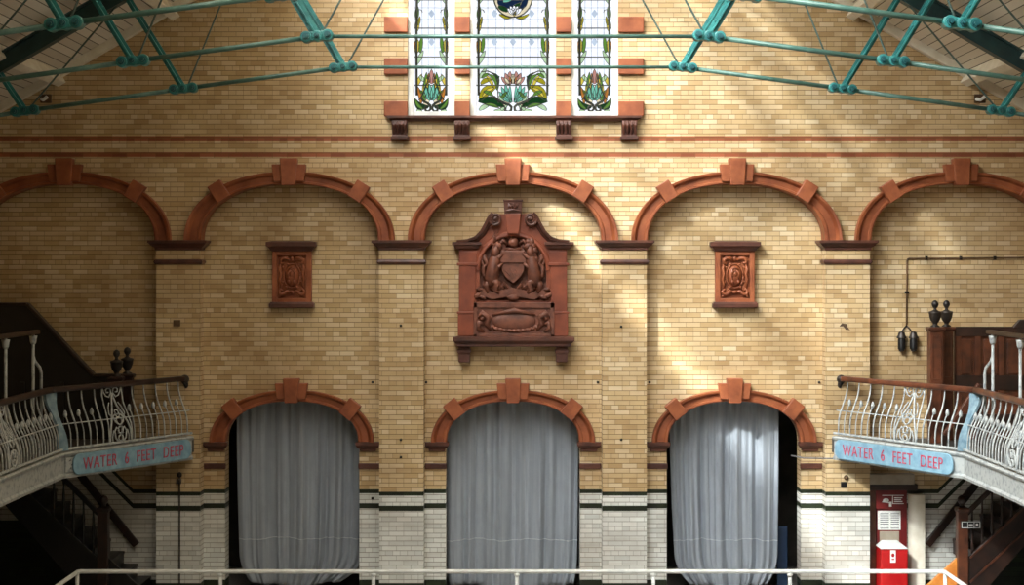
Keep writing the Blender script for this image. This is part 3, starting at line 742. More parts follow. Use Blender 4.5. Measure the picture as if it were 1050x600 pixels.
# ------------------------------------------------------------------ curtains
def curtain(cx,l0,r0,l1,r1,gl_,gr_,seed,label,zbot):
    rnd=random.Random(seed); yc=YB+.16; nu,nv=170,44; m=MB(); ztop=3.5
    ph=[(rnd.uniform(4,9),rnd.uniform(0,6.3),.035),(rnd.uniform(11,16),rnd.uniform(0,6.3),.028),(rnd.uniform(22,30),rnd.uniform(0,6.3),.016)]
    for j in range(nv+1):
        v=j/nv; z=ztop+(zbot-ztop)*v
        pull=max(0,(v-.84)/.16)**2
        for i in range(nu+1):
            u=i/nu; k=min(1,v*1.6); xl=l0+(l1-l0)*(v**2); xr=r0+(r1-r0)*(v**2.5); xl+=gl_*pull; xr-=gr_*pull
            uu=u+.012*math.sin(v*3+ph[0][1])*math.sin(u*PI)
            y=sum(a*(.5+.7*k)*math.sin(f*uu*6.28/2+p+.5*v*math.sin(5*u+p)) for f,p,a in ph)
            y+=.010*math.sin(u*90+3*v)*(.4+v)-.030*(1-abs(math.sin(u*19+seed+.4*math.sin(v*2.2))))**3*(.35+.9*v)-.022*(1-abs(math.sin(u*31+2*seed)))**4+.05*math.sin(PI*u)*pull
            zz=z+pull*.06*math.cos(PI*2*(u-.5))*(-1)+.02*v*math.sin(u*14+seed)
            m.v.append((cx+xl+(xr-xl)*u,yc+y,zz))
    for j in range(nv):
        for i in range(nu):
            a=j*(nu+1)+i; m.f.append((a,a+1,a+nu+2,a+nu+1))
    r=thing('curtain',(cx,yc,0),label,'curtain','grey doorway curtains')
    r['category']='curtain'
    o=m.build('drape',M['curtain'],r,smooth=True); sd=o.modifiers.new('t','SOLIDIFY'); sd.thickness=.006
    # hem seam, a raised stitched line
    m2=MB(); jj=int(nv*.78); pts=[Vector(m.v[jj*(nu+1)+i])+Vector((0,-.010,0)) for i in range(0,nu+1,2)]
    m2.tube(pts,.007,5); m2.build('hem_seam',M['seam'],r)
    m3=MB(); m3.tube([(cx+l0-.1,yc+.05,3.52),(cx+r0+.1,yc+.05,3.52)],.02,8); m3.build('rod',M['iron'],r)
    for s,xx in ((-1,l0),(1,r0)):
        pass
    return r
curtain(-BAY,-.97,1.13,-.90,1.06,.16,.36,3,'grey curtain filling the leftmost of the three arched doorways',.15)
curtain(0,-1.07,1.06,-1.06,1.03,.03,.05,11,'grey curtain filling the central arched doorway below the crest',.12)
curtain(BAY,-.98,.80,-.86,.76,.22,.16,23,'grey curtain with a dark gap on its right, in the rightmost doorway',.12)
b=MB(); b.box(BAY+.83,BAY+1.0,YB+.5,YB+.55,.0,1.05); o=b.build('board',M['blue_board'],bevel=.01); tag(o,'blue board standing in the dark gap beside the rightmost curtain','board')

# ------------------------------------------------------------------ roof trusses
NODES=[(2.364,8.10),(4.585,7.80),(6.79,7.49),(9.05,7.10)]
RAF=.34
def rz(x): return ROOF0-RAF-PITCH*abs(x)
TOPS=[(3.59,),(5.39,),(7.18,)]
def make_truss(y,label):
    r=thing('roof_truss',(0,y,8.1),label,'roof truss','teal iron roof trusses')
    for s in (-1,1):
        P=lambda x,z,dy=0:(s*x,y+dy,z)
        m=MB(); nn=Vector((s*PITCH,0,1)).normalized(); t=Vector((s,0,-PITCH)).normalized()
        a=Vector(P(0.02,rz(0)+.06)); b=Vector(P(9.25,rz(9.25)+.06))
        m.bar(a,b,.03,.22,nn); m.bar(a+nn*.11,b+nn*.11,.16,.03,nn); m.bar(a-nn*.11,b-nn*.11,.16,.03,nn)
        m.build('rafter',M['teal_dark'],r)
        for i in range(3):
            x,z=NODES[i]; tx=TOPS[i][0]; tz=rz(tx)
            p=Vector(P(x,z)); q=Vector(P(tx,tz)); d=(q-p).normalized(); sd=Vector((0,1,0)).cross(d).normalized()
            m=MB(); w=.115 if i==0 else .09
            m.bar(p,q,w,.02,(0,1,0)); m.bar(p+Vector((0,-.035,0)),q+Vector((0,-.035,0)),.018,.07,(0,1,0))
            L=(q-p).length; k=0.2
            while k<L-.15:
                c=p+d*k; m.ell((c.x+sd.x*w*.28*(1 if int(k*10)%2 else -1),y-.016,c.z+sd.z*w*.28*(1 if int(k*10)%2 else -1)),(.016,.012,.016),0,8,5); k+=.28
            m.build('strut',M['teal'],r)
            # thin brace rod to the head of the next strut
            hx=0.05 if i==0 else TOPS[i-1][0]; hz=rz(hx)
            m=MB(); m.tube([P(x-.06,z+.03,-.03),P(hx,hz,-.03)],.013,8); m.build('brace_rod',M['wrod'],r)
            # gusset plate with bolts
            x2,z2=NODES[i+1]; th=math.atan2((z2-z),(x2-x))*.7
            m=MB(); c=Vector(P(x,z,0)); ax=Vector((math.cos(th)*s,0,math.sin(th))); ay=Vector((-math.sin(th)*s,0,math.cos(th)))
            disc=lambda ra,n_=18:[(ra*math.cos(2*PI*k/n_),ra*math.sin(2*PI*k/n_)) for k in range(n_)]
            m.gprism([(-.13,-.056),(.13,-.056),(.13,.056),(-.13,.056)],c,ax,ay,(0,-1,0),-.06,.06)
            for e,ra in ((-.13,.070),(0,.064),(.13,.070)): m.gprism(disc(ra),c+ax*e,ax,ay,(0,-1,0),-.07,.07+abs(e)*.05)
            g=m.build('gusset_plate',M['teal'],r,bevel=.01)
            for e in (-.13,0,.13):
                m=MB(); bc=c+ax*e; rr=.042 if e else .034
                for (ra,dd,de) in ((rr,.075,.10),(rr*.6,.10,.13)):
                    pl=[(ra*math.cos(2*PI*k/8),ra*math.sin(2*PI*k/8)) for k in range(8)]
                    m.gprism(pl,bc,(1,0,0),(0,0,1),(0,-1,0),dd,de)
                m.build('bolt',M['teal_bolt'],g)
        for i in range(3):
            (x,z),(x2,z2)=NODES[i],NODES[i+1]
            m=MB(); m.tube([P(x+.1,z-.015),P(x2-.1,z2+.015)],.031,10); m.build('tie_rod',M['teal_rod'],r,smooth=True)
        m=MB(); m.box(min(s*8.9,s*9.28),max(s*8.9,s*9.28),y-.1,y+.1,6.98,7.3); m.build('shoe',M['teal'],r,bevel=.01)
    m=MB(); m.tube([(-2.3,y,8.10),(2.3,y,8.10)],.024,10); m.build('tie_rod',M['teal_rod'],r,smooth=True)
    m=MB(); m.gprism([(-.3,-.25),(.3,-.25),(.3,.02),(0,.2),(-.3,.02)],(0,y,rz(0)),(1,0,0),(0,0,1),(0,-1,0),-.05,.05); m.build('ridge_plate',M['teal'],r)
    return r
t0=make_truss(22.6,'teal iron roof truss closest to the brick wall, with the lowest tie rod')
dup(t0,(0,-3.0,0),'teal iron roof truss in the middle, tie rod crossing the stained glass')
dup(t0,(0,-6.0,0),'teal iron roof truss farthest from the wall, cut off by the top edge')
# purlin end brackets on the wall
for s,lb in ((-1,'small white bracket under the left roof beam at the wall'),(1,'small white bracket under the right roof beam at the wall')):
    x=s*7.36; z=roof(7.36)-.34; r=thing('wall_bracket',(x,YW,z),lb,'bracket','roof beam brackets')
    m=MB(); m.box(x-.09,x+.09,YW-.04,YW,z-.06,z+.08); m.build('plate',M['patch'],r,bevel=.01)
    m=MB(); m.tube([(x-.06,YW-.04,z),(x-.02,YW-.12,z-.02),(x+.05,YW-.12,z+.03)],.028,8); m.build('lug',M['white_paint'],r)

# ------------------------------------------------------------------ balconies
GF=2.62                       # gallery floor
def offset_path(pts,d):
    """plan polyline offset to its left side"""
    out=[]
    for i,p in enumerate(pts):
        ds=[]
        if i>0: ds.append((pts[i]-pts[i-1]).normalized())
        if i<len(pts)-1: ds.append((pts[i+1]-pts[i]).normalized())
        ns=[Vector((-q.y,q.x)) for q in ds]
        nn=sum(ns,Vector((0,0))); nn.normalize(); k=d/max(.4,nn.dot(ns[0])); out.append(p+nn*k)
    return out
SPROF=[(2.68,0),(2.80,.0),(2.92,-.006),(3.02,-.03),(3.12,-.075),(3.22,-.125),(3.32,-.165),(3.42,-.188),(3.53,-.195)]
def sn(z):
    for (za,na),(zb,nb) in zip(SPROF,SPROF[1:]):
        if z<=zb: return na+(nb-na)*(z-za)/(zb-za)
    return SPROF[-1][1]
def text_mesh(body,size,extr):
    cu=bpy.data.curves.new('t','FONT'); cu.body=body; cu.size=size; cu.extrude=extr; cu.align_x='CENTER'; cu.align_y='CENTER'; cu.space_character=1.12; cu.space_word=1.15
    ob=bpy.data.objects.new('t',cu); C.objects.link(ob); bpy.context.view_layer.update()
    dg=bpy.context.evaluated_depsgraph_get(); me=bpy.data.meshes.new_from_object(ob.evaluated_get(dg)); bpy.data.objects.remove(ob); return me
def add_text(m,body,size,extr,o,ax,ay,an,width=None,height=None):
    me=text_mesh(body,size,extr); xs=[v.co.x for v in me.vertices]; ys=[v.co.y for v in me.vertices]
    kx=width/(max(xs)-min(xs)) if width else 1; ky=height/(max(ys)-min(ys)) if height else kx; cx=(max(xs)+min(xs))/2; cy=(max(ys)+min(ys))/2
    o=Vector(o); ax=Vector(ax); ay=Vector(ay); an=Vector(an)
    m.add([o+ax*((v.co.x-cx)*kx)+ay*((v.co.y-cy)*ky)+an*v.co.z for v in me.vertices],[tuple(p.vertices) for p in me.polygons])
    bpy.data.meshes.remove(me)

def split_text(body,size,extr,o,ax,ay,an,width,height):
    """one mesh per word"""
    m=MB(); add_text(m,body,size,extr,(0,0,0),(1,0,0),(0,1,0),(0,0,1),width,height)
    xs=sorted(set(round(v[0],4) for v in m.v)); cuts=[(a+b)/2 for a,b in zip(xs,xs[1:]) if b-a>.06]
    o=Vector(o); ax=Vector(ax); ay=Vector(ay); an=Vector(an); out=[]
    for k in range(len(cuts)+1):
        w=MB(); ids={}
        for f in m.f:
            cx=sum(m.v[i][0] for i in f)/len(f)
            if sum(cx>c for c in cuts)!=k: continue
            for i in f:
                if i not in ids:
                    ids[i]=len(w.v); v=m.v[i]; w.v.append(tuple(o+ax*v[0]+ay*v[1]+an*v[2]))
            w.f.append(tuple(ids[i] for i in f))
        out.append(w)
    return out
def build_balcony(s):
    side='left' if s<0 else 'right'
    A=Vector((s*5.03,25.42)); K=Vector((s*6.42,23.1)); B=Vector((s*6.50,15.0))
    path=[A,K,B]
    # inward normal (away from the pool)
    def nrm(p,q):
        d=(q-p).normalized(); n_=Vector((-d.y,d.x))
        if n_.x*s<0: n_=-n_
        return n_
    nA=nrm(A,K); nB=nrm(K,B); nK=((nA+nB)/2).normalized()
    V3=lambda p,z: Vector((p.x,p.y,z))
    r=thing('balcony',(s*7.8,22,GF),('shaded' if s<0 else 'sunlit white')+f' balcony deck with moulded fascia along the {side} side','balcony','pool balconies')
    # deck and fascia
    inner=[A+nA*.06,K+nK*.06,B+nB*.06]
    wall_poly=[Vector((s*5.03,YW-.01))]+inner+[Vector((s*(HW-.004),15.0)),Vector((s*(HW-.004),YW-.01))]
    m=MB(); m.gprism([(p.x,p.y) for p in wall_poly],(0,0,0),(1,0,0),(0,1,0),(0,0,1),GF-.22,GF); m.build('deck',M['plaster'],r)
    m=MB()
    prof=[(.10,2.30),(-.015,2.30),(-.025,2.34),(0,2.37),(0,2.60),(-.03,2.62),(-.045,2.65),(-.02,2.672),(.10,2.672)]
    norms=[nA,nK,nB]; base=[A,K,B]; b0=0
    for p,n_ in zip(base,norms):
        for o_,z in prof: m.v.append(tuple(V3(p+n_*o_*(1/max(.5,n_.dot(nA))),z)))
    k=len(prof)
    for i in range(2):
        for j in range(k): m.f.append((i*k+j,i*k+(j+1)%k,(i+1)*k+(j+1)%k,(i+1)*k+j))
    m.f += [tuple(range(k)),tuple(range(2*k,3*k))]
    m.build('fascia',M['chipped_white'],r)
    if s<0:
        d=(B-K).normalized(); c=V3(K-nA*.012+(A-K).normalized()*.17,2.485); an=V3(-nA,0); ax=V3((A-K).normalized(),0)
        m=MB(); m.gprism([(-.13,-.1),(.13,-.1),(.13,.1),(-.13,.1)],c,ax,(0,0,1),an,0,.02)
        o=m.build('painted_plate',M['chipped_white'],r,bevel=.004); o['label']='peeling white square plate'
        m=MB()
        for (u,v,w) in ((-.07,.05,.05),(-.03,-.01,.06),(.04,.03,.04),(.06,-.04,.05),(-.05,-.06,.03)): m.gprism([(u,v),(u+w,v+.01),(u+w*.8,v+.03),(u+.01,v+.02)],c,ax,(0,0,1),an,.02,.024)
        m.build('flaked_patch',M['ink'],o)
    # sign on the slanted fascia
    L=(K-A).length; mid=A+(K-A)*.49; an=V3(-nA,0); ax=V3((A-K).normalized(),0)*(1 if s<0 else -1)
    sg=thing('sign',tuple(V3(mid,2.49)),f'pale blue sign WATER 6 FEET DEEP on the {side} balcony fascia, '+('in shadow' if s<0 else 'sunlit'),'sign','water depth signs')
    hl=L*.455; hh=.152; pl=[]
    for (cx_,cy_,a0_) in ((hl-.12,hh-.12,0),(-hl+.12,hh-.12,PI/2),(-hl+.12,-hh+.12,PI),(hl-.12,-hh+.12,3*PI/2)):
        for k2 in range(7):
            t=a0_+PI/2*k2/6; pl.append((cx_+.12*math.cos(t),cy_+.12*math.sin(t)))
    c=V3(mid,2.485)
    m=MB(); m.gprism(pl,c,ax,(0,0,1),an,.047,.075); m.build('board',M['sign_blue'],sg,bevel=.01)
    for m in split_text('WATER  6  FEET  DEEP',.2,.004,c+an*.078,ax,(0,0,1),an,2*hl*.85,.17): m.build('lettering',M['sign_red'],sg)
    # railing
    rl=thing('balcony_railing',tuple(V3(K,GF+.06)),f'{"dark shaded" if s<0 else "white sunlit"} scrolled iron railing with wooden handrail on the {side} balcony','railing','balcony railings')
    hp=[A+nA*.195,K+nK*.195,B+nB*.195]
    m=MB()
    hpr=[(-.05,3.52),(.05,3.52),(.06,3.55),(.045,3.60),(-.045,3.60),(-.06,3.55)]
    hs=[A+nA*.195-(K-A).normalized()*.05]+hp; nl=[nA]+[nA,nK,nB]
    for p,n_ in zip(hs,nl):
        for o_,z in hpr: m.v.append(tuple(V3(p+n_*o_,z)))
    k=len(hpr)
    for i in range(3):
        for j in range(k): m.f.append((i*k+j,i*k+(j+1)%k,(i+1)*k+(j+1)%k,(i+1)*k+j))
    m.f += [tuple(range(k)),tuple(range(3*k,4*k))]
    m.build('handrail',M['wood'] if s>0 else M['wood_dark'],rl,bevel=.012)  # left handrail takes a darker wood, its shade put into the colour
    m=MB(); e=V3(A+nA*.195-(K-A).normalized()*.05,3.55); m.ell(e,(.075,.075,.07)); m.tube([e+Vector((0,.0,-.03)),e+Vector((-s*.02,.03,-.10)),e+Vector((0,.1,-.16))],[.05,.035,.03],8); m.build('end_scroll',M['iron'],rl,smooth=True)
    for z,rr,nm in ((3.07,.009,'mid_rail'),(2.715,.020,'bottom_rail')):
        m=MB(); q=[p+(-n_)*(sn(z))*1 for p,n_ in zip((A,K,B),(nA,nK,nB))]
        m.tube([V3(p,z) for p in q],rr,8); m.build(nm,M['chipped_white'],rl)
    m=MB(); zc=GF-.02
    PM=M['chipped_white']
    def at(p,n_,z,extra=0): return V3(p-n_*(sn(z)-extra),z)
    zt=[2.69+(3.53-2.69)*i/14 for i in range(15)]
    def tall(p,n_):
        MB().tube([at(p,n_,z) for z in zt],[.010+.004*math.sin(PI*i/14) for i in range(15)],7).build('baluster',PM,rl,smooth=True)
    def dart(p,n_):
        zz=[z for z in zt if z<3.2]
        o=MB().tube([at(p,n_,z) for z in zz],.009,7).build('dart',PM,rl,smooth=True)
        q=at(p,n_,3.2); m=MB(); m.lathe([(.004,-.05),(.026,-.03),(.030,0),(.022,.035),(.004,.06)],q,8); m.build('bud',PM,o,smooth=True)
    def panel(p,d,n_):
        def pt(t,z): return at(p+d*t,n_,z)
        m=MB()
        for q in (-1,1):
            ts=[(.21,2.69),(.215,2.78),(.2,2.9),(.16,3.02),(.10,3.14),(.05,3.25),(.02,3.36),(0,3.44)]
            m.tube([pt(q*t,z) for t,z in ts],.015,7)
            ts=[(.19,3.53),(.17,3.46),(.13,3.40),(.07,3.38),(.02,3.44),(.03,3.50),(.08,3.52),(.12,3.49),(.11,3.45),(.07,3.45)]
            m.tube([pt(q*t,z) for t,z in ts],.011,7)
            ts=[(.2,3.53),(.205,3.42),(.2,3.3),(.21,3.15),(.23,2.98),(.235,2.84),(.23,2.69)]
            m.tube([pt(q*t,z) for t,z in ts],.011,7)
            ts=[(.04,2.72),(.10,2.78),(.12,2.88),(.08,2.94),(.03,2.90),(.05,2.85)]
            m.tube([pt(q*t,z) for t,z in ts],.013,7)
            ts=[(.02,2.98),(.08,3.02),(.10,3.09),(.05,3.13),(.02,3.09)]
            m.tube([pt(q*t,z) for t,z in ts],.012,7)
            ts=[(.16,2.72),(.17,2.80),(.14,2.90)]; m.tube([pt(q*t,z) for t,z in ts],.010,6)
            ts=[(.09,3.30),(.13,3.24),(.16,3.14),(.13,3.10)]; m.tube([pt(q*t,z) for t,z in ts],.011,6)
        for z,rad in ((2.78,.045),(2.90,.05),(3.03,.055),(3.16,.035)):
            m.tube([pt(rad*math.cos(2*PI*i/14),z+rad*math.sin(2*PI*i/14)) for i in range(15)],.012,6)
        m.build('scroll_panel',PM,rl,smooth=True)
    def kink_post(p,n_,d):
        m=MB(); b=len(m.v)
        for i,z in enumerate(zt):
            w=.075+.03*math.cos(PI*2*i/14)
            for t in (-w,w):
                for y_ in (-.02,.02): m.v.append(tuple(at(p+d*t,n_,z,y_)))
        for i in range(14):
            a=b+i*4; m.f += [(a,a+4,a+6,a+2),(a+1,a+3,a+7,a+5),(a,a+1,a+5,a+4),(a+2,a+6,a+7,a+3)]
        m.f += [(b,b+2,b+3,b+1),(b+56,b+57,b+59,b+58)]
        m.build('corner_post',M['blue_white'],rl)
    d1=(K-A).normalized(); L1=(K-A).length
    t=.10; i=0
    while t<L1-.1:
        if abs(t-L1*.57)>.27: (tall if i%2==0 else dart)(A+d1*t,nA)
        t+=.128; i+=1
    panel(A+d1*L1*.57,d1,nA)
    kink_post(K,nK,d1)
    d2=(B-K).normalized(); L2=(B-K).length
    t=.17; i=1
    while t<6.0:
        if abs(t-2.15)>.27 and abs(t-4.6)>.27: (tall if i%2==0 else dart)(K+d2*t,nB)
        t+=.128; i+=1
    panel(K+d2*2.15,d2,nB); panel(K+d2*4.6,d2,nB)
    # seating guard rail behind
    g=thing('seating_guard_rail',(s*6.9,22.4,GF),('pale' if s>0 else 'dim grey')+f' post and rail guard standing on the {side} balcony','guard rail','seating guard rails')
    zt_=4.36
    ys=[23.0,21.75,20.4]; xg=6.80
    for y in ys:
        m=MB(); m.tube([(s*xg,y,GF+.003),(s*xg,y,zt_)],.022,8); m.lathe([(.03,0),(.045,.03),(.05,.08),(.06,.12)],(s*xg,y,zt_-.14),10); m.build('post',M['chipped_white'],g,smooth=True)
    m=MB(); m.bar((s*xg,23.2,zt_+.03),(s*xg,20.0,zt_+.03),.09,.06,(0,0,1)); m.build('top_rail',M['wood_dark'],g,bevel=.012)
    m=MB(); m.tube([(s*xg,23.0,4.05),(s*(xg-.01),23.04,3.98),(s*(xg-.05),23.15,3.88),(s*(xg-.06),23.18,3.80),(s*(xg-.06),23.18,GF+.003)],.022,8); m.build('bent_stay',M['chipped_white'],g,smooth=True)
    m=MB(); m.tube([(s*xg,23.0,3.5),(s*xg,20.4,3.5)],.014,6); m.tube([(s*xg,21.75,3.5),(s*xg,22.2,3.0)],.012,6); m.build('lower_rail',M['white_paint'],g)
build_balcony(-1); build_balcony(1)

# ------------------------------------------------------------------ upper joinery on the balconies
def urn_post(px,y,ptop,zb,w,label,mat):
    x=(px-526)*y/F; zt=EYE-(ptop-275)*y/F       # zt: top of finial
    ph=zt-.42
    r=thing('newel_post',(x,y,zb),label,'post','urn-topped newel posts')
    zb+=.003; m=MB(); m.box(x-w,x+w,y-w,y+w,zb,ph); m.loft([(0,ph-.06),(.02,ph-.05),(.03,ph-.02),(.03,ph),(0,ph+.01)],x-w,x+w,y-w,y+w+.0); m.build('shaft',mat,r,bevel=.008)
    m=MB()
    for (a,b) in ((.12,.5),(.55,.93)):
        z0=zb+(ph-zb)*a; z1=zb+(ph-zb)*b; e=w*.55
        m.box(x-e-.015,x-e,y-w-.012,y-w,z0,z1); m.box(x+e,x+e+.015,y-w-.012,y-w,z0,z1); m.box(x-e,x+e,y-w-.012,y-w,z1-.02,z1); m.box(x-e,x+e,y-w-.012,y-w,z0,z0+.02)
    m.build('front_moulding',mat,r)
    m=MB(); m.lathe([(.075,0),(.07,.025),(.035,.045),(.04,.07),(.07,.11),(.088,.16),(.095,.215),(.10,.22),(.10,.245),(.06,.255),(.026,.275),(.024,.30),(.045,.325),(.055,.36),(.045,.395),(.015,.42)],(x,y,ph),14); m.build('urn_finial',M['iron'],r,smooth=True)
urn_post(958.8,24.9,308,GF,.10,'panelled wooden newel post with urn, left one of the pair on the right balcony',M['wood'])
urn_post(970.5,25.3,308,GF,.085,'panelled wooden newel post with urn, right one of the pair on the right balcony',M['wood'])
urn_post(119.5,24.8,358.5,GF,.085,'dark newel post with urn, left one of the pair on the left balcony',M['wood_dark'])  # darker wood stands in for the shade on the left posts
urn_post(130.5,25.04,356,GF,.085,'dark newel post with urn, right one of the pair on the left balcony',M['wood_dark'])  # same darkened wood, shade held in the colour
# right: panelled wooden box
def P2(px,py,y): return ((px-526)*y/F, EYE-(py-275)*y/F)
r=thing('stair_panelling',(7.6,25.3,GF),'brown wooden panelling beside the urn posts on the right balcony','panelling')
y0=25.28
def slab(pts,y,th): m=MB(); m.prism([P2(a,b,y) for a,b in pts],y,y+th); return m
x1=526+HW*F/y0
slab([(978.7,450.5),(978.7,339),(x1,339),(x1,450.5)],y0,.06).build('back_boarding',M['wood'],r)
for pts in ([(980,345),(980,335),(x1,335),(x1,345)],[(980,400),(980,385),(x1,385),(x1,400)],[(980,440),(980,425),(x1,425),(x1,440)]):
    slab(pts,y0-.04,.06).build('rail',M['wood_dark'],r,bevel=.006)
for px in (980,1000,1024,1048,1072,1096):
    slab([(px,440),(px,345),(px+6,345),(px+6,440)],y0-.035,.05).build('stile',M['wood'],r,bevel=.006)
for px in (982,1008,1032,1056,1080):
    slab([(px+1,384),(px+1,348),(px+15,348),(px+15,384)],y0-.02,.03).build('raised_panel',M['wood'],r,bevel=.012)
slab([(1038,337),(1046,328),(x1,324),(x1,337)],y0-.05,.1).build('sloped_coping',M['wood_dark'],r,bevel=.008)
# sloping stair rail seen between the balusters on the right balcony
r=thing('stair_handrail',(6.9,24.7,GF),'pale sloping wooden rail behind the right balcony balusters','handrail')
m=MB(); p=P2(968,446,24.4); q=P2(1004,394,24.4); m.bar((p[0],24.4,p[1]),(q[0],24.4,q[1]),.06,.08,(0,1,0)); m.build('rail',M['wood'],r,bevel=.01)
m=MB(); m.box(q[0]-.04,q[0]+.04,24.36,24.44,GF+.003,q[1]); m.box(p[0]-.03,p[0]+.03,24.37,24.43,GF+.003,p[1]); m.build('post',M['wood_dark'],r,bevel=.008)
# left: black stair enclosure
yL=25.2; xl=526-HW*F/yL
r=thing('stair_enclosure',(-8,yL,GF),'black boarded stair enclosure with sloping top on the left balcony','stair enclosure')
slab([(xl,450),(xl,313),(28,313),(96,386),(136,386),(136,450)],yL,.08).build('boarding',M['black'],r)
m=MB(); pts=[P2(a,b,yL) for a,b in ((xl,312),(28,312),(96,385),(136,385))]
for a,b in zip(pts,pts[1:]): m.bar((a[0],yL+.03,a[1]),(b[0],yL+.03,b[1]),.05,.14,(0,1,0))
m.build('coping',M['wood_dark'],r,bevel=.008)
for px in (20,60,100): slab([(px,450),(px,392),(px+5,392),(px+5,450)],yL-.03,.035).build('stile',M['black'],r)

# ------------------------------------------------------------------ stairs below the balconies
def build_stair(s,off):
    side='left' if s<0 else 'right'
    X=lambda x: s*(x-off)
    yo=24.6; yi=YR-.02
    xe=HW+off-.02; SL=.93; xf=6.12
    r=thing('staircase',(X(xf),25.2,0),('black' if s<0 else 'dark wooden')+f' staircase rising under the {side} balcony','staircase','balcony staircases')
    wood=M['black'] if s<0 else M['wood_dark']  # left stairs coloured black to carry their shade
    zc=lambda x: min((x-xf)*SL,GF-.24)
    m=MB(); n=12; st=(GF-.24)/SL/n
    for i in range(4 if s>0 else 0,n):
        a=xf+i*st; xa,xb=sorted((X(a+.03),X(min(a+st+.06,xe)))); z=(i+1)*(GF-.24)/n
        yi=25.3 if i<3 and s>0 else YR-.02; m.box(xa,xb,yo+.04,yi,z-.045,z); xa,xb=sorted((X(a+.04),X(a+.07))); m.box(xa,xb,yo+.04,yi,max(0,z-.24),z-.02)
    m.build('treads',wood,r)
    e=min(xe,xf+(GF-.55)/SL)
    m=MB(); m.prism([(X(5.80),0),(X(6.78),0),(X(6.78),.96),(X(5.80),.06)],yo-.03,yo+.03); cb=m.build('curtail_board',M['wood_orange'] if s>0 else wood,r,bevel=.006)
    if s>0: cb['label']='orange varnished sloping board'
    m=MB(); m.prism([(X(6.80),.02),(X(e),zc(e)-.3),(X(e),zc(e)+.2),(X(6.80),zc(6.8)+.2)],yo-.03,yo+.03); m.build('string_board',wood,r,bevel=.006)
    if s>0: 
        m=MB(); m.bar((X(6.92),yo-.04,zc(6.92)+.17),(X(e),yo-.04,zc(e)+.17),.03,.02,(0,1,0)); m.bar((X(6.92),yo-.04,zc(6.92)-.2),(X(e),yo-.04,zc(e)-.2),.03,.02,(0,1,0)); m.build('string_moulding',M['wood'],r)
    nx=6.80
    m=MB(); w=.078; z1=1.68
    m.box(X(nx)-w,X(nx)+w,yo-w-.02,yo+w-.02,0,z1); m.loft([(0,z1-.08),(.02,z1-.06),(.02,z1-.02),(0,z1)],X(nx)-w,X(nx)+w,yo-w-.02,yo+w-.02); nv=m.build('newel',M['wood_dark'] if s<0 else M['wood'],r,bevel=.01)  # left newel darker than the right, shade painted into its wood
    m=MB(); m.lathe([(.05,0),(.03,.03),(.045,.05),(.07,.09),(.068,.13),(.045,.165),(.01,.18)],(X(nx),yo-.02,z1),12); m.build('ball_finial',M['wood_dark'],nv,smooth=True)
    zh=lambda x: 1.5+(x-nx)*1.0
    xe2=min(xe,nx+(GF-.25-1.5))
    m=MB(); m.bar((X(nx),yo,zh(nx)),(X(xe2),yo,zh(xe2)),.07,.07,(0,1,0)); m.build('handrail',wood,r,bevel=.012)
    x=nx+.16
    while x<xe2-.02:
        MB().lathe([(.02,0),(.02,.1),(.028,.14),(.016,.2),(.024,.4),(.014,.62),(.02,.7),(.02,max(.72,zh(x)-zc(x)-.19))],(X(x),yo,zc(x)+.17),8).build('baluster',wood,r,smooth=True); x+=.15
    # wall rail
    h=thing('wall_handrail',(X(6.6),YR-.08,.9),('black' if s<0 else 'flat brown')+f' sloping wall rail beside the {side} stairs','handrail','stair wall rails')
    m=MB(); a,b=(6.58,.90),(7.62,2.2); m.bar((X(a[0]),YR-.10,a[1]),(X(b[0]),YR-.10,b[1]),.12,.05,(0,1,0)); m.build('rail',M['wood_dark'],h,bevel=.012)
    m=MB()
    for f in (.2,.55,.85):
        x_=a[0]+(b[0]-a[0])*f; z_=a[1]+(b[1]-a[1])*f; m.tube([(X(x_),YR-.09,z_-.04),(X(x_),YR-.06,z_-.12),(X(x_),YR,z_-.14)],.016,6)
    m.build('bracket',M['iron'],h)
build_stair(1,0); build_stair(-1,.60)
# small notice fixed to the right stairs
r=thing('notice_plate',(P2(995,538,24.5)[0],24.52,P2(995,538,24.5)[1]),'small dark notice with pale symbols on the right stair balusters','sign')
x,z=P2(995,538,24.5)
m=MB(); m.box(x-.15,x+.15,24.472,24.486,z-.055,z+.055); m.build('plate',M['black'],r)
m=MB()
for a,b,c,d in ((-.14,.14,.04,.048),(-.14,.14,-.048,-.04),(-.14,-.132,-.045,.045),(.132,.14,-.045,.045),(-.05,-.042,-.045,.045),(.045,.053,-.045,.045),(-.03,.03,-.01,.01),(.075,.11,-.02,.02)): m.box(x+a,x+b,24.468,24.4725,z+c,z+d)
m.build('symbols',M['paper'],r)

# ------------------------------------------------------------------ fire point under the right balcony
yf=YR-.05
def fb(px0,px1,py0,py1,ya,yb_,y=None):
    y=y or ya; (x0,z1)=P2(px0,py0,y); (x1,z0)=P2(px1,py1,y); return (x0,x1,ya,yb_,z0,z1)
r=thing('fire_board',(6.05,YR,0),'dark red fire notice board on the wall under the right balcony','notice board')
m=MB(); m.box(*fb(898.5,930,503,612,yf,YR-.002)); m.build('backboard',M['red_dark'],r,bevel=.005)
m=MB(); m.box(*fb(898,929,503,522,yf-.03,yf)); m.build('header',M['red_dark'],r,bevel=.005)
m=MB()
x,z=P2(908,513,yf); m.ell((x,yf-.032,z),(.05,.006,.035)); m.tube([(x-.06,yf-.032,z-.02),(x+.05,yf-.032,z-.035)],.008,5)
for a,b,c,d in ((-.06,.28,.075,.085),(.10,.28,-.055,-.045),(.10,.112,-.05,.08),(.13,.26,.035,.05),(.13,.24,.005,.02),(.13,.26,-.025,-.01),(.05,.09,-.10,-.02)): m.box(x+a,x+b,yf-.036,yf-.028,z+c,z+d)
m.build('pictogram',M['paper'],r)
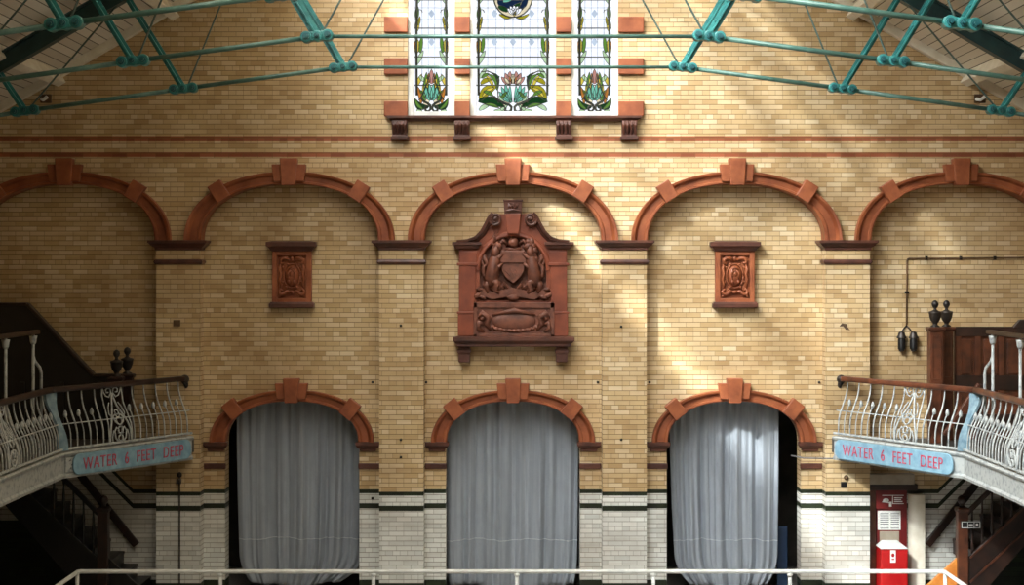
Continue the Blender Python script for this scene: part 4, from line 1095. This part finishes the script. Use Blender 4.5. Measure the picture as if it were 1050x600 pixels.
m=MB(); m.box(*fb(900,923.5,544-20,543.5,yf-.012,yf)); m.build('paper_notice',M['paper'],r)
m=MB(); x0,z1=P2(901,526.5,yf)
for k in range(8):
    m.box(x0+.02,x0+.16,yf-.0145,yf-.0115,z1-.01-k*.033,z1+.002-k*.033)
    m.box(x0+.19,x0+.32,yf-.0145,yf-.0115,z1-.01-k*.033,z1+.002-k*.033)
m.build('printed_lines',M['ink'],r)
m=MB(); m.box(*fb(902,922,545,562,yf-.01,yf)); m.build('pale_panel',M['beige'],r)
r=thing('fire_cabinet',(6.02,25.6,0),'bright red floor cabinet with sloping lid below the fire notice board','cabinet')
yc0=25.45; xa,zt=P2(903.5,563,yc0); xb=P2(931,0,yc0)[0]
m=MB(); m.box(xa,xb,yc0,yf-.04,.0,zt); m.build('body',M['red'],r,bevel=.01)
m=MB(); m.add([(xa-.01,yc0-.015,zt),(xb+.01,yc0-.015,zt),(xb+.01,yf-.038,zt),(xa-.01,yf-.038,zt),(xa+.08,yf-.06,zt+.085),(xb-.1,yf-.06,zt+.085)],[(0,1,5,4),(0,4,3),(1,2,5),(2,3,4,5),(0,3,2,1)]); m.build('sloping_lid',M['white_paint'],r)
m=MB(); m.box(*fb(904.5,930,566,604,yc0-.012,yc0)); dr=m.build('door',M['red'],r,bevel=.006)
m=MB(); m.box(*fb(913,918.5,564.5,577,yc0-.02,yc0-.01)); lb=m.build('label_plate',M['paper'],dr)
m=MB(); x,z=P2(915.7,569.5,yc0-.02); m.ell((x,yc0-.021,z),(.025,.003,.03)); m.box(x-.02,x+.02,yc0-.023,yc0-.019,z-.075,z-.055); m.build('red_flame_mark',M['red'],dr)
# lintel and rounded pier
m=MB(); m.box(*fb(888,938,486.5,497,YR-.20,YR)); struct(m.build('trim_21',M['beige'],bevel=.01))  # cream lintel toned down to beige, balcony shade put into its colour
m=MB(); m.box(*fb(888,941,497,503,YR-.16,YR)); struct(m.build('trim_22',M['wood_dark'],bevel=.008))
m=MB(); x0,_=P2(931,0,YR); x1,_=P2(946,0,YR)
pl=[(x0,YR+.01)]+[(x1-(x1-x0)*math.cos(PI/2*i/10),YR-.16*math.sin(PI/2*i/10)) for i in range(11)]+[(x1,YR+.01)]
m.gprism(pl,(0,0,0),(1,0,0),(0,1,0),(0,0,1),0,1.70); struct(m.build('trim_23',M['cream']))
m=MB(); m.box(*fb(889,898,503,620,YR-.10,YR)); struct(m.build('trim_24',M['wood'],bevel=.006))  # brown strip added left of the board, standing in for a shadow

# ------------------------------------------------------------------ wall fittings
r=thing('wall_conduit',(6.35,YR,5.4),'thin grey conduit bending down the brick on the right wall','conduit')
y=YR-.02; a=P2(1075,264,y); b=P2(930,265,y); c=P2(929.5,334,y)
m=MB(); m.tube([(a[0],y,a[1]),(b[0]+.04,y,b[1]),(b[0]+.01,y,b[1]-.01),(b[0],y,b[1]-.05),(c[0],y,c[1])],.013,8); m.build('pipe',M['conduit'],r,smooth=True)
for s in (-1,1):
    m=MB(); m.tube([(c[0],y,c[1]),(c[0]+s*.05,y-.01,c[1]-.05),(c[0]+s*.09,y-.03,c[1]-.12)],.012,7); m.build('branch',M['iron'],r,smooth=True)
m=MB()
for px in (950,985,1020): q=P2(px,264.5,y); m.box(q[0]-.02,q[0]+.02,y-.02,YR,q[1]-.03,q[1]+.03)
q=P2(929.8,300,y); m.box(q[0]-.03,q[0]+.03,y-.02,YR,q[1]-.02,q[1]+.02); m.build('clip',M['iron'],r)
for s,lb in ((-1,'black wall fitting, left one of two hanging at the forked conduit'),(1,'black wall fitting, right one of two hanging at the forked conduit')):
    x=c[0]+s*.095; zt=c[1]-.10; r=thing('wall_fitting',(x,YR,zt-.3),lb,'wall fitting','black fittings on the conduit')
    m=MB(); m.lathe([(.02,.01),(.05,-.01),(.06,-.05),(.08,-.085),(.08,-.1)][::-1],(x,YR-.09,zt),12); m.box(x-.015,x+.015,YR-.05,YR,zt-.1,zt-.06); m.build('hood',M['iron'],r,smooth=True,auto=.6)
    m=MB(); m.lathe([(.05,-.28),(.062,-.265),(.062,-.13),(.055,-.1)],(x,YR-.09,zt),12); m.build('body',M['black'],r,smooth=True,auto=.6)
    m=MB(); m.lathe([(.02,-.31),(.045,-.295),(.045,-.28)],(x,YR-.09,zt),12); m.build('lens_ring',M['iron'],r)
# pole on the leftmost pier
r=thing('wall_pole',(-5.25,YW-.06,0),'thin black pole with knob standing against the leftmost pier','pole')
x,z=P2(184,487,YW-.06); m=MB(); m.tube([(x,YW-.06,0),(x,YW-.06,z)],.013,8); m.build('rod',M['iron'],r)
m=MB(); m.ell((x,YW-.06,z),(.04,.04,.045)); m.box(x-.04,x+.02,YW-.1,YW,z-.14,z-.07); m.build('knob',M['iron'],r)
# small marks and fittings on the piers
for (px,py,w,h,nm,lb,cat) in ((181.5,331.5,.055,.05,'vent_block','small dark vent block in the leftmost pier','vent'),(865,497,.045,.045,'socket_box','small black square box on the rightmost pier under the sign','socket')):
    x,z=P2(px,py,YW); m=MB(); m.box(x-w,x+w,YW-.02,YW,z-h,z+h); m.box(x-w*.7,x+w*.7,YW-.028,YW-.02,z-h*.7,z+h*.7); tag(m.build(nm,M['black'] if nm=='socket_box' else M['patch'],bevel=.004),lb,cat)
x,z=P2(867.5,489.5,YW); m=MB(); m.ell((x,YW-.02,z),(.04,.03,.04)); tag(m.build('round_boss',M['patch'],smooth=True),'small round dark boss above the black box on the rightmost pier','wall boss')
x,z=P2(866.5,335.5,YW); m=MB(); m.prism([(x-.09,z+.01),(x-.05,z+.06),(x+.03,z+.05),(x+.04,z),(x+.08,z-.05),(x+.01,z-.04),(x-.03,z+.015)],YW-.006,YW+.01); tag(m.build('chipped_brick_patch',M['patch']),'dark chipped patch in the brick of the rightmost pier','wall damage')
r=thing('cable',(4.9,YW-.03,2.3),'thin grey cable from doorway arch to the right balcony sign','cable')
a=P2(814,469,YW-.08); b=P2(868,470.5,YW-.08); m=MB(); m.tube([(a[0],YR-.14,a[1]),(a[0]+.15,YW-.08,a[1]-.012),(b[0],YW-.08,b[1])],.012,6); m.build('wire',M['ink'],r)
for (px,py) in ((637,335),(411,334),(382,392),(382,511),(437,392),(613,392),(666,392),(840,392),(637,451),(411,451),(411,469)):
    y=YR if (px in (437,613,666,840)) else (YW if px in(637,411) else YR)
    x,z=P2(px,py,y); m=MB(); m.lathe([(.022,0),(.02,.02),(.008,.03)],(0,0,0),8)
    m.v=[(x+v[0],y-v[2],z+v[1]) for v in m.v]
    where={(637,335):'on the pier between the crest and the brighter relief panel',(411,334):'on the pier between the darker relief panel and the crest',(382,392):'above the shaded doorway arch, at its right',(382,511):'in the white tiles right of the leftmost curtain',(437,392):'above the central doorway arch, at its left',(613,392):'above the central doorway arch, at its right',(666,392):'above the sunlit doorway arch, at its left',(840,392):'above the sunlit doorway arch, at its right',(637,451):'on the pier right of the central doorway arch',(411,451):'on the pier left of the central doorway arch, upper of two',(411,469):'on the pier left of the central doorway arch, lower of two'}[(px,py)]
    tag(m.build('wall_plug',M['iron']),'tiny dark wall plug '+where,'wall plug','wall plugs')

# ------------------------------------------------------------------ pool railing
yr=23.4; zr=.925
r=thing('pool_railing',(0,yr,0),'white tubular railing running across the front of the curtained doorways','railing')
xl,xr=-6.27,6.22
for z in (zr,.45):
    m=MB(); m.tube([(xl-.05,9,z),(xl,yr-.04,z),(xl+.04,yr,z),(xr-.04,yr,z),(xr,yr-.04,z),(xr+.05,9,z)],.031,10); m.build('top_rail' if z>.6 else 'lower_rail',M['white_paint'],r,smooth=True)
for px in (226,383,530,670,810): 
    x=(px-526)*yr/F; m=MB(); m.tube([(x,yr,0),(x,yr,zr)],.028,8); m.lathe([(.05,0),(.05,.02),(.03,.03)],(x,yr,0),12); m.lathe([(.028,0),(.04,.02),(.042,.04),(.03,.05)],(x,yr,zr-.075),12); m.build('post',M['white_paint'],r,smooth=True)
for x in (xl,xr):
    for y in (yr-.05,yr-2,yr-4,yr-6,yr-8):
        m=MB(); m.tube([(x,y,0),(x,y,zr)],.028,8); m.lathe([(.05,0),(.05,.02),(.03,.03)],(x,y,0),12); m.build('post',M['white_paint'],r,smooth=True)

# ------------------------------------------------------------------ light
SKY_B,SKY_L,SKY_P=7.2,90.0,7.0
sun=bpy.data.lights.new('sun','SUN'); sun.energy=SUN_E=14.5; sun.angle=math.radians(2.2); sun.color=(.93,.975,1.0)
so=bpy.data.objects.new('sun',sun); C.objects.link(so)
so.rotation_euler=Vector((.62,.83,-.76)).to_track_quat('-Z','Y').to_euler()
w=bpy.data.worlds.new('world'); bpy.context.scene.world=w; w.use_nodes=True
nt=w.node_tree; bg=nt.nodes['Background']; 
# hazy sky, brighter towards the sun
tc=nt.nodes.new('ShaderNodeTexCoord'); dp=nt.nodes.new('ShaderNodeVectorMath'); dp.operation='DOT_PRODUCT'
dp.inputs[1].default_value=Vector((-.62,-.83,.76)).normalized(); nt.links.new(tc.outputs['Generated'],dp.inputs[0])
def wm(op,a,b):
    n_=nt.nodes.new('ShaderNodeMath'); n_.operation=op
    for i_,x_ in enumerate((a,b)):
        if hasattr(x_,'links'): nt.links.new(x_,n_.inputs[i_])
        else: n_.inputs[i_].default_value=x_
    return n_.outputs[0]
lobe=wm('POWER',wm('MAXIMUM',dp.outputs['Value'],0),SKY_P)
nt.links.new(wm('ADD',wm('MULTIPLY',lobe,SKY_L),SKY_B),bg.inputs[1])
mxc=nt.nodes.new('ShaderNodeMix'); mxc.data_type='RGBA'; mxc.inputs[6].default_value=(1,.82,.58,1); mxc.inputs[7].default_value=(.93,.975,1.04,1)
nt.links.new(wm('POWER',lobe,.35),mxc.inputs[0]); nt.links.new(mxc.outputs[2],bg.inputs[0])
def area(name,loc,size,rot,energy,portal=False,col=(1,1,1)):
    l=bpy.data.lights.new(name,'AREA'); l.shape='RECTANGLE'; l.size,l.size_y=size; l.energy=energy; l.color=col
    if portal: l.cycles.is_portal=True
    o=bpy.data.objects.new(name,l); C.objects.link(o); o.location=loc; o.rotation_euler=rot; return o
ang=math.atan(PITCH)
gl=(GX1-GX0)/math.cos(ang)
xm=-(GX0+GX1)/2
# plane of the sloping glazing, facing down into the hall
area('skylight_portal',(xm,(GY0+GY1)/2,roof(xm)-.03),(gl,GY1-GY0),(0,-ang,0),1,True)
xm=(GX0+GR1)/2
area('skylight_portal',(xm,(GY0+GY1)/2,roof(xm)-.03),((GR1-GX0)/math.cos(ang),GY1-GY0),(0,ang,0),1,True)

# ------------------------------------------------------------------ camera
cam=bpy.data.cameras.new('camera'); co=bpy.data.objects.new('camera',cam); C.objects.link(co)
co.location=(0,0,EYE); co.rotation_euler=(PI/2,0,0); cam.sensor_width=36; cam.lens=F/1050*36; cam.shift_x=-1/1050; cam.shift_y=-25/1050; cam.clip_end=200
sc=bpy.context.scene; sc.camera=co
vs=sc.view_settings; vs.view_transform='Standard'; vs.look='None'; vs.gamma=1; vs.use_curve_mapping=False; vs.exposure=.05
for o in bpy.data.objects:
    if '_o' in o: del o['_o']
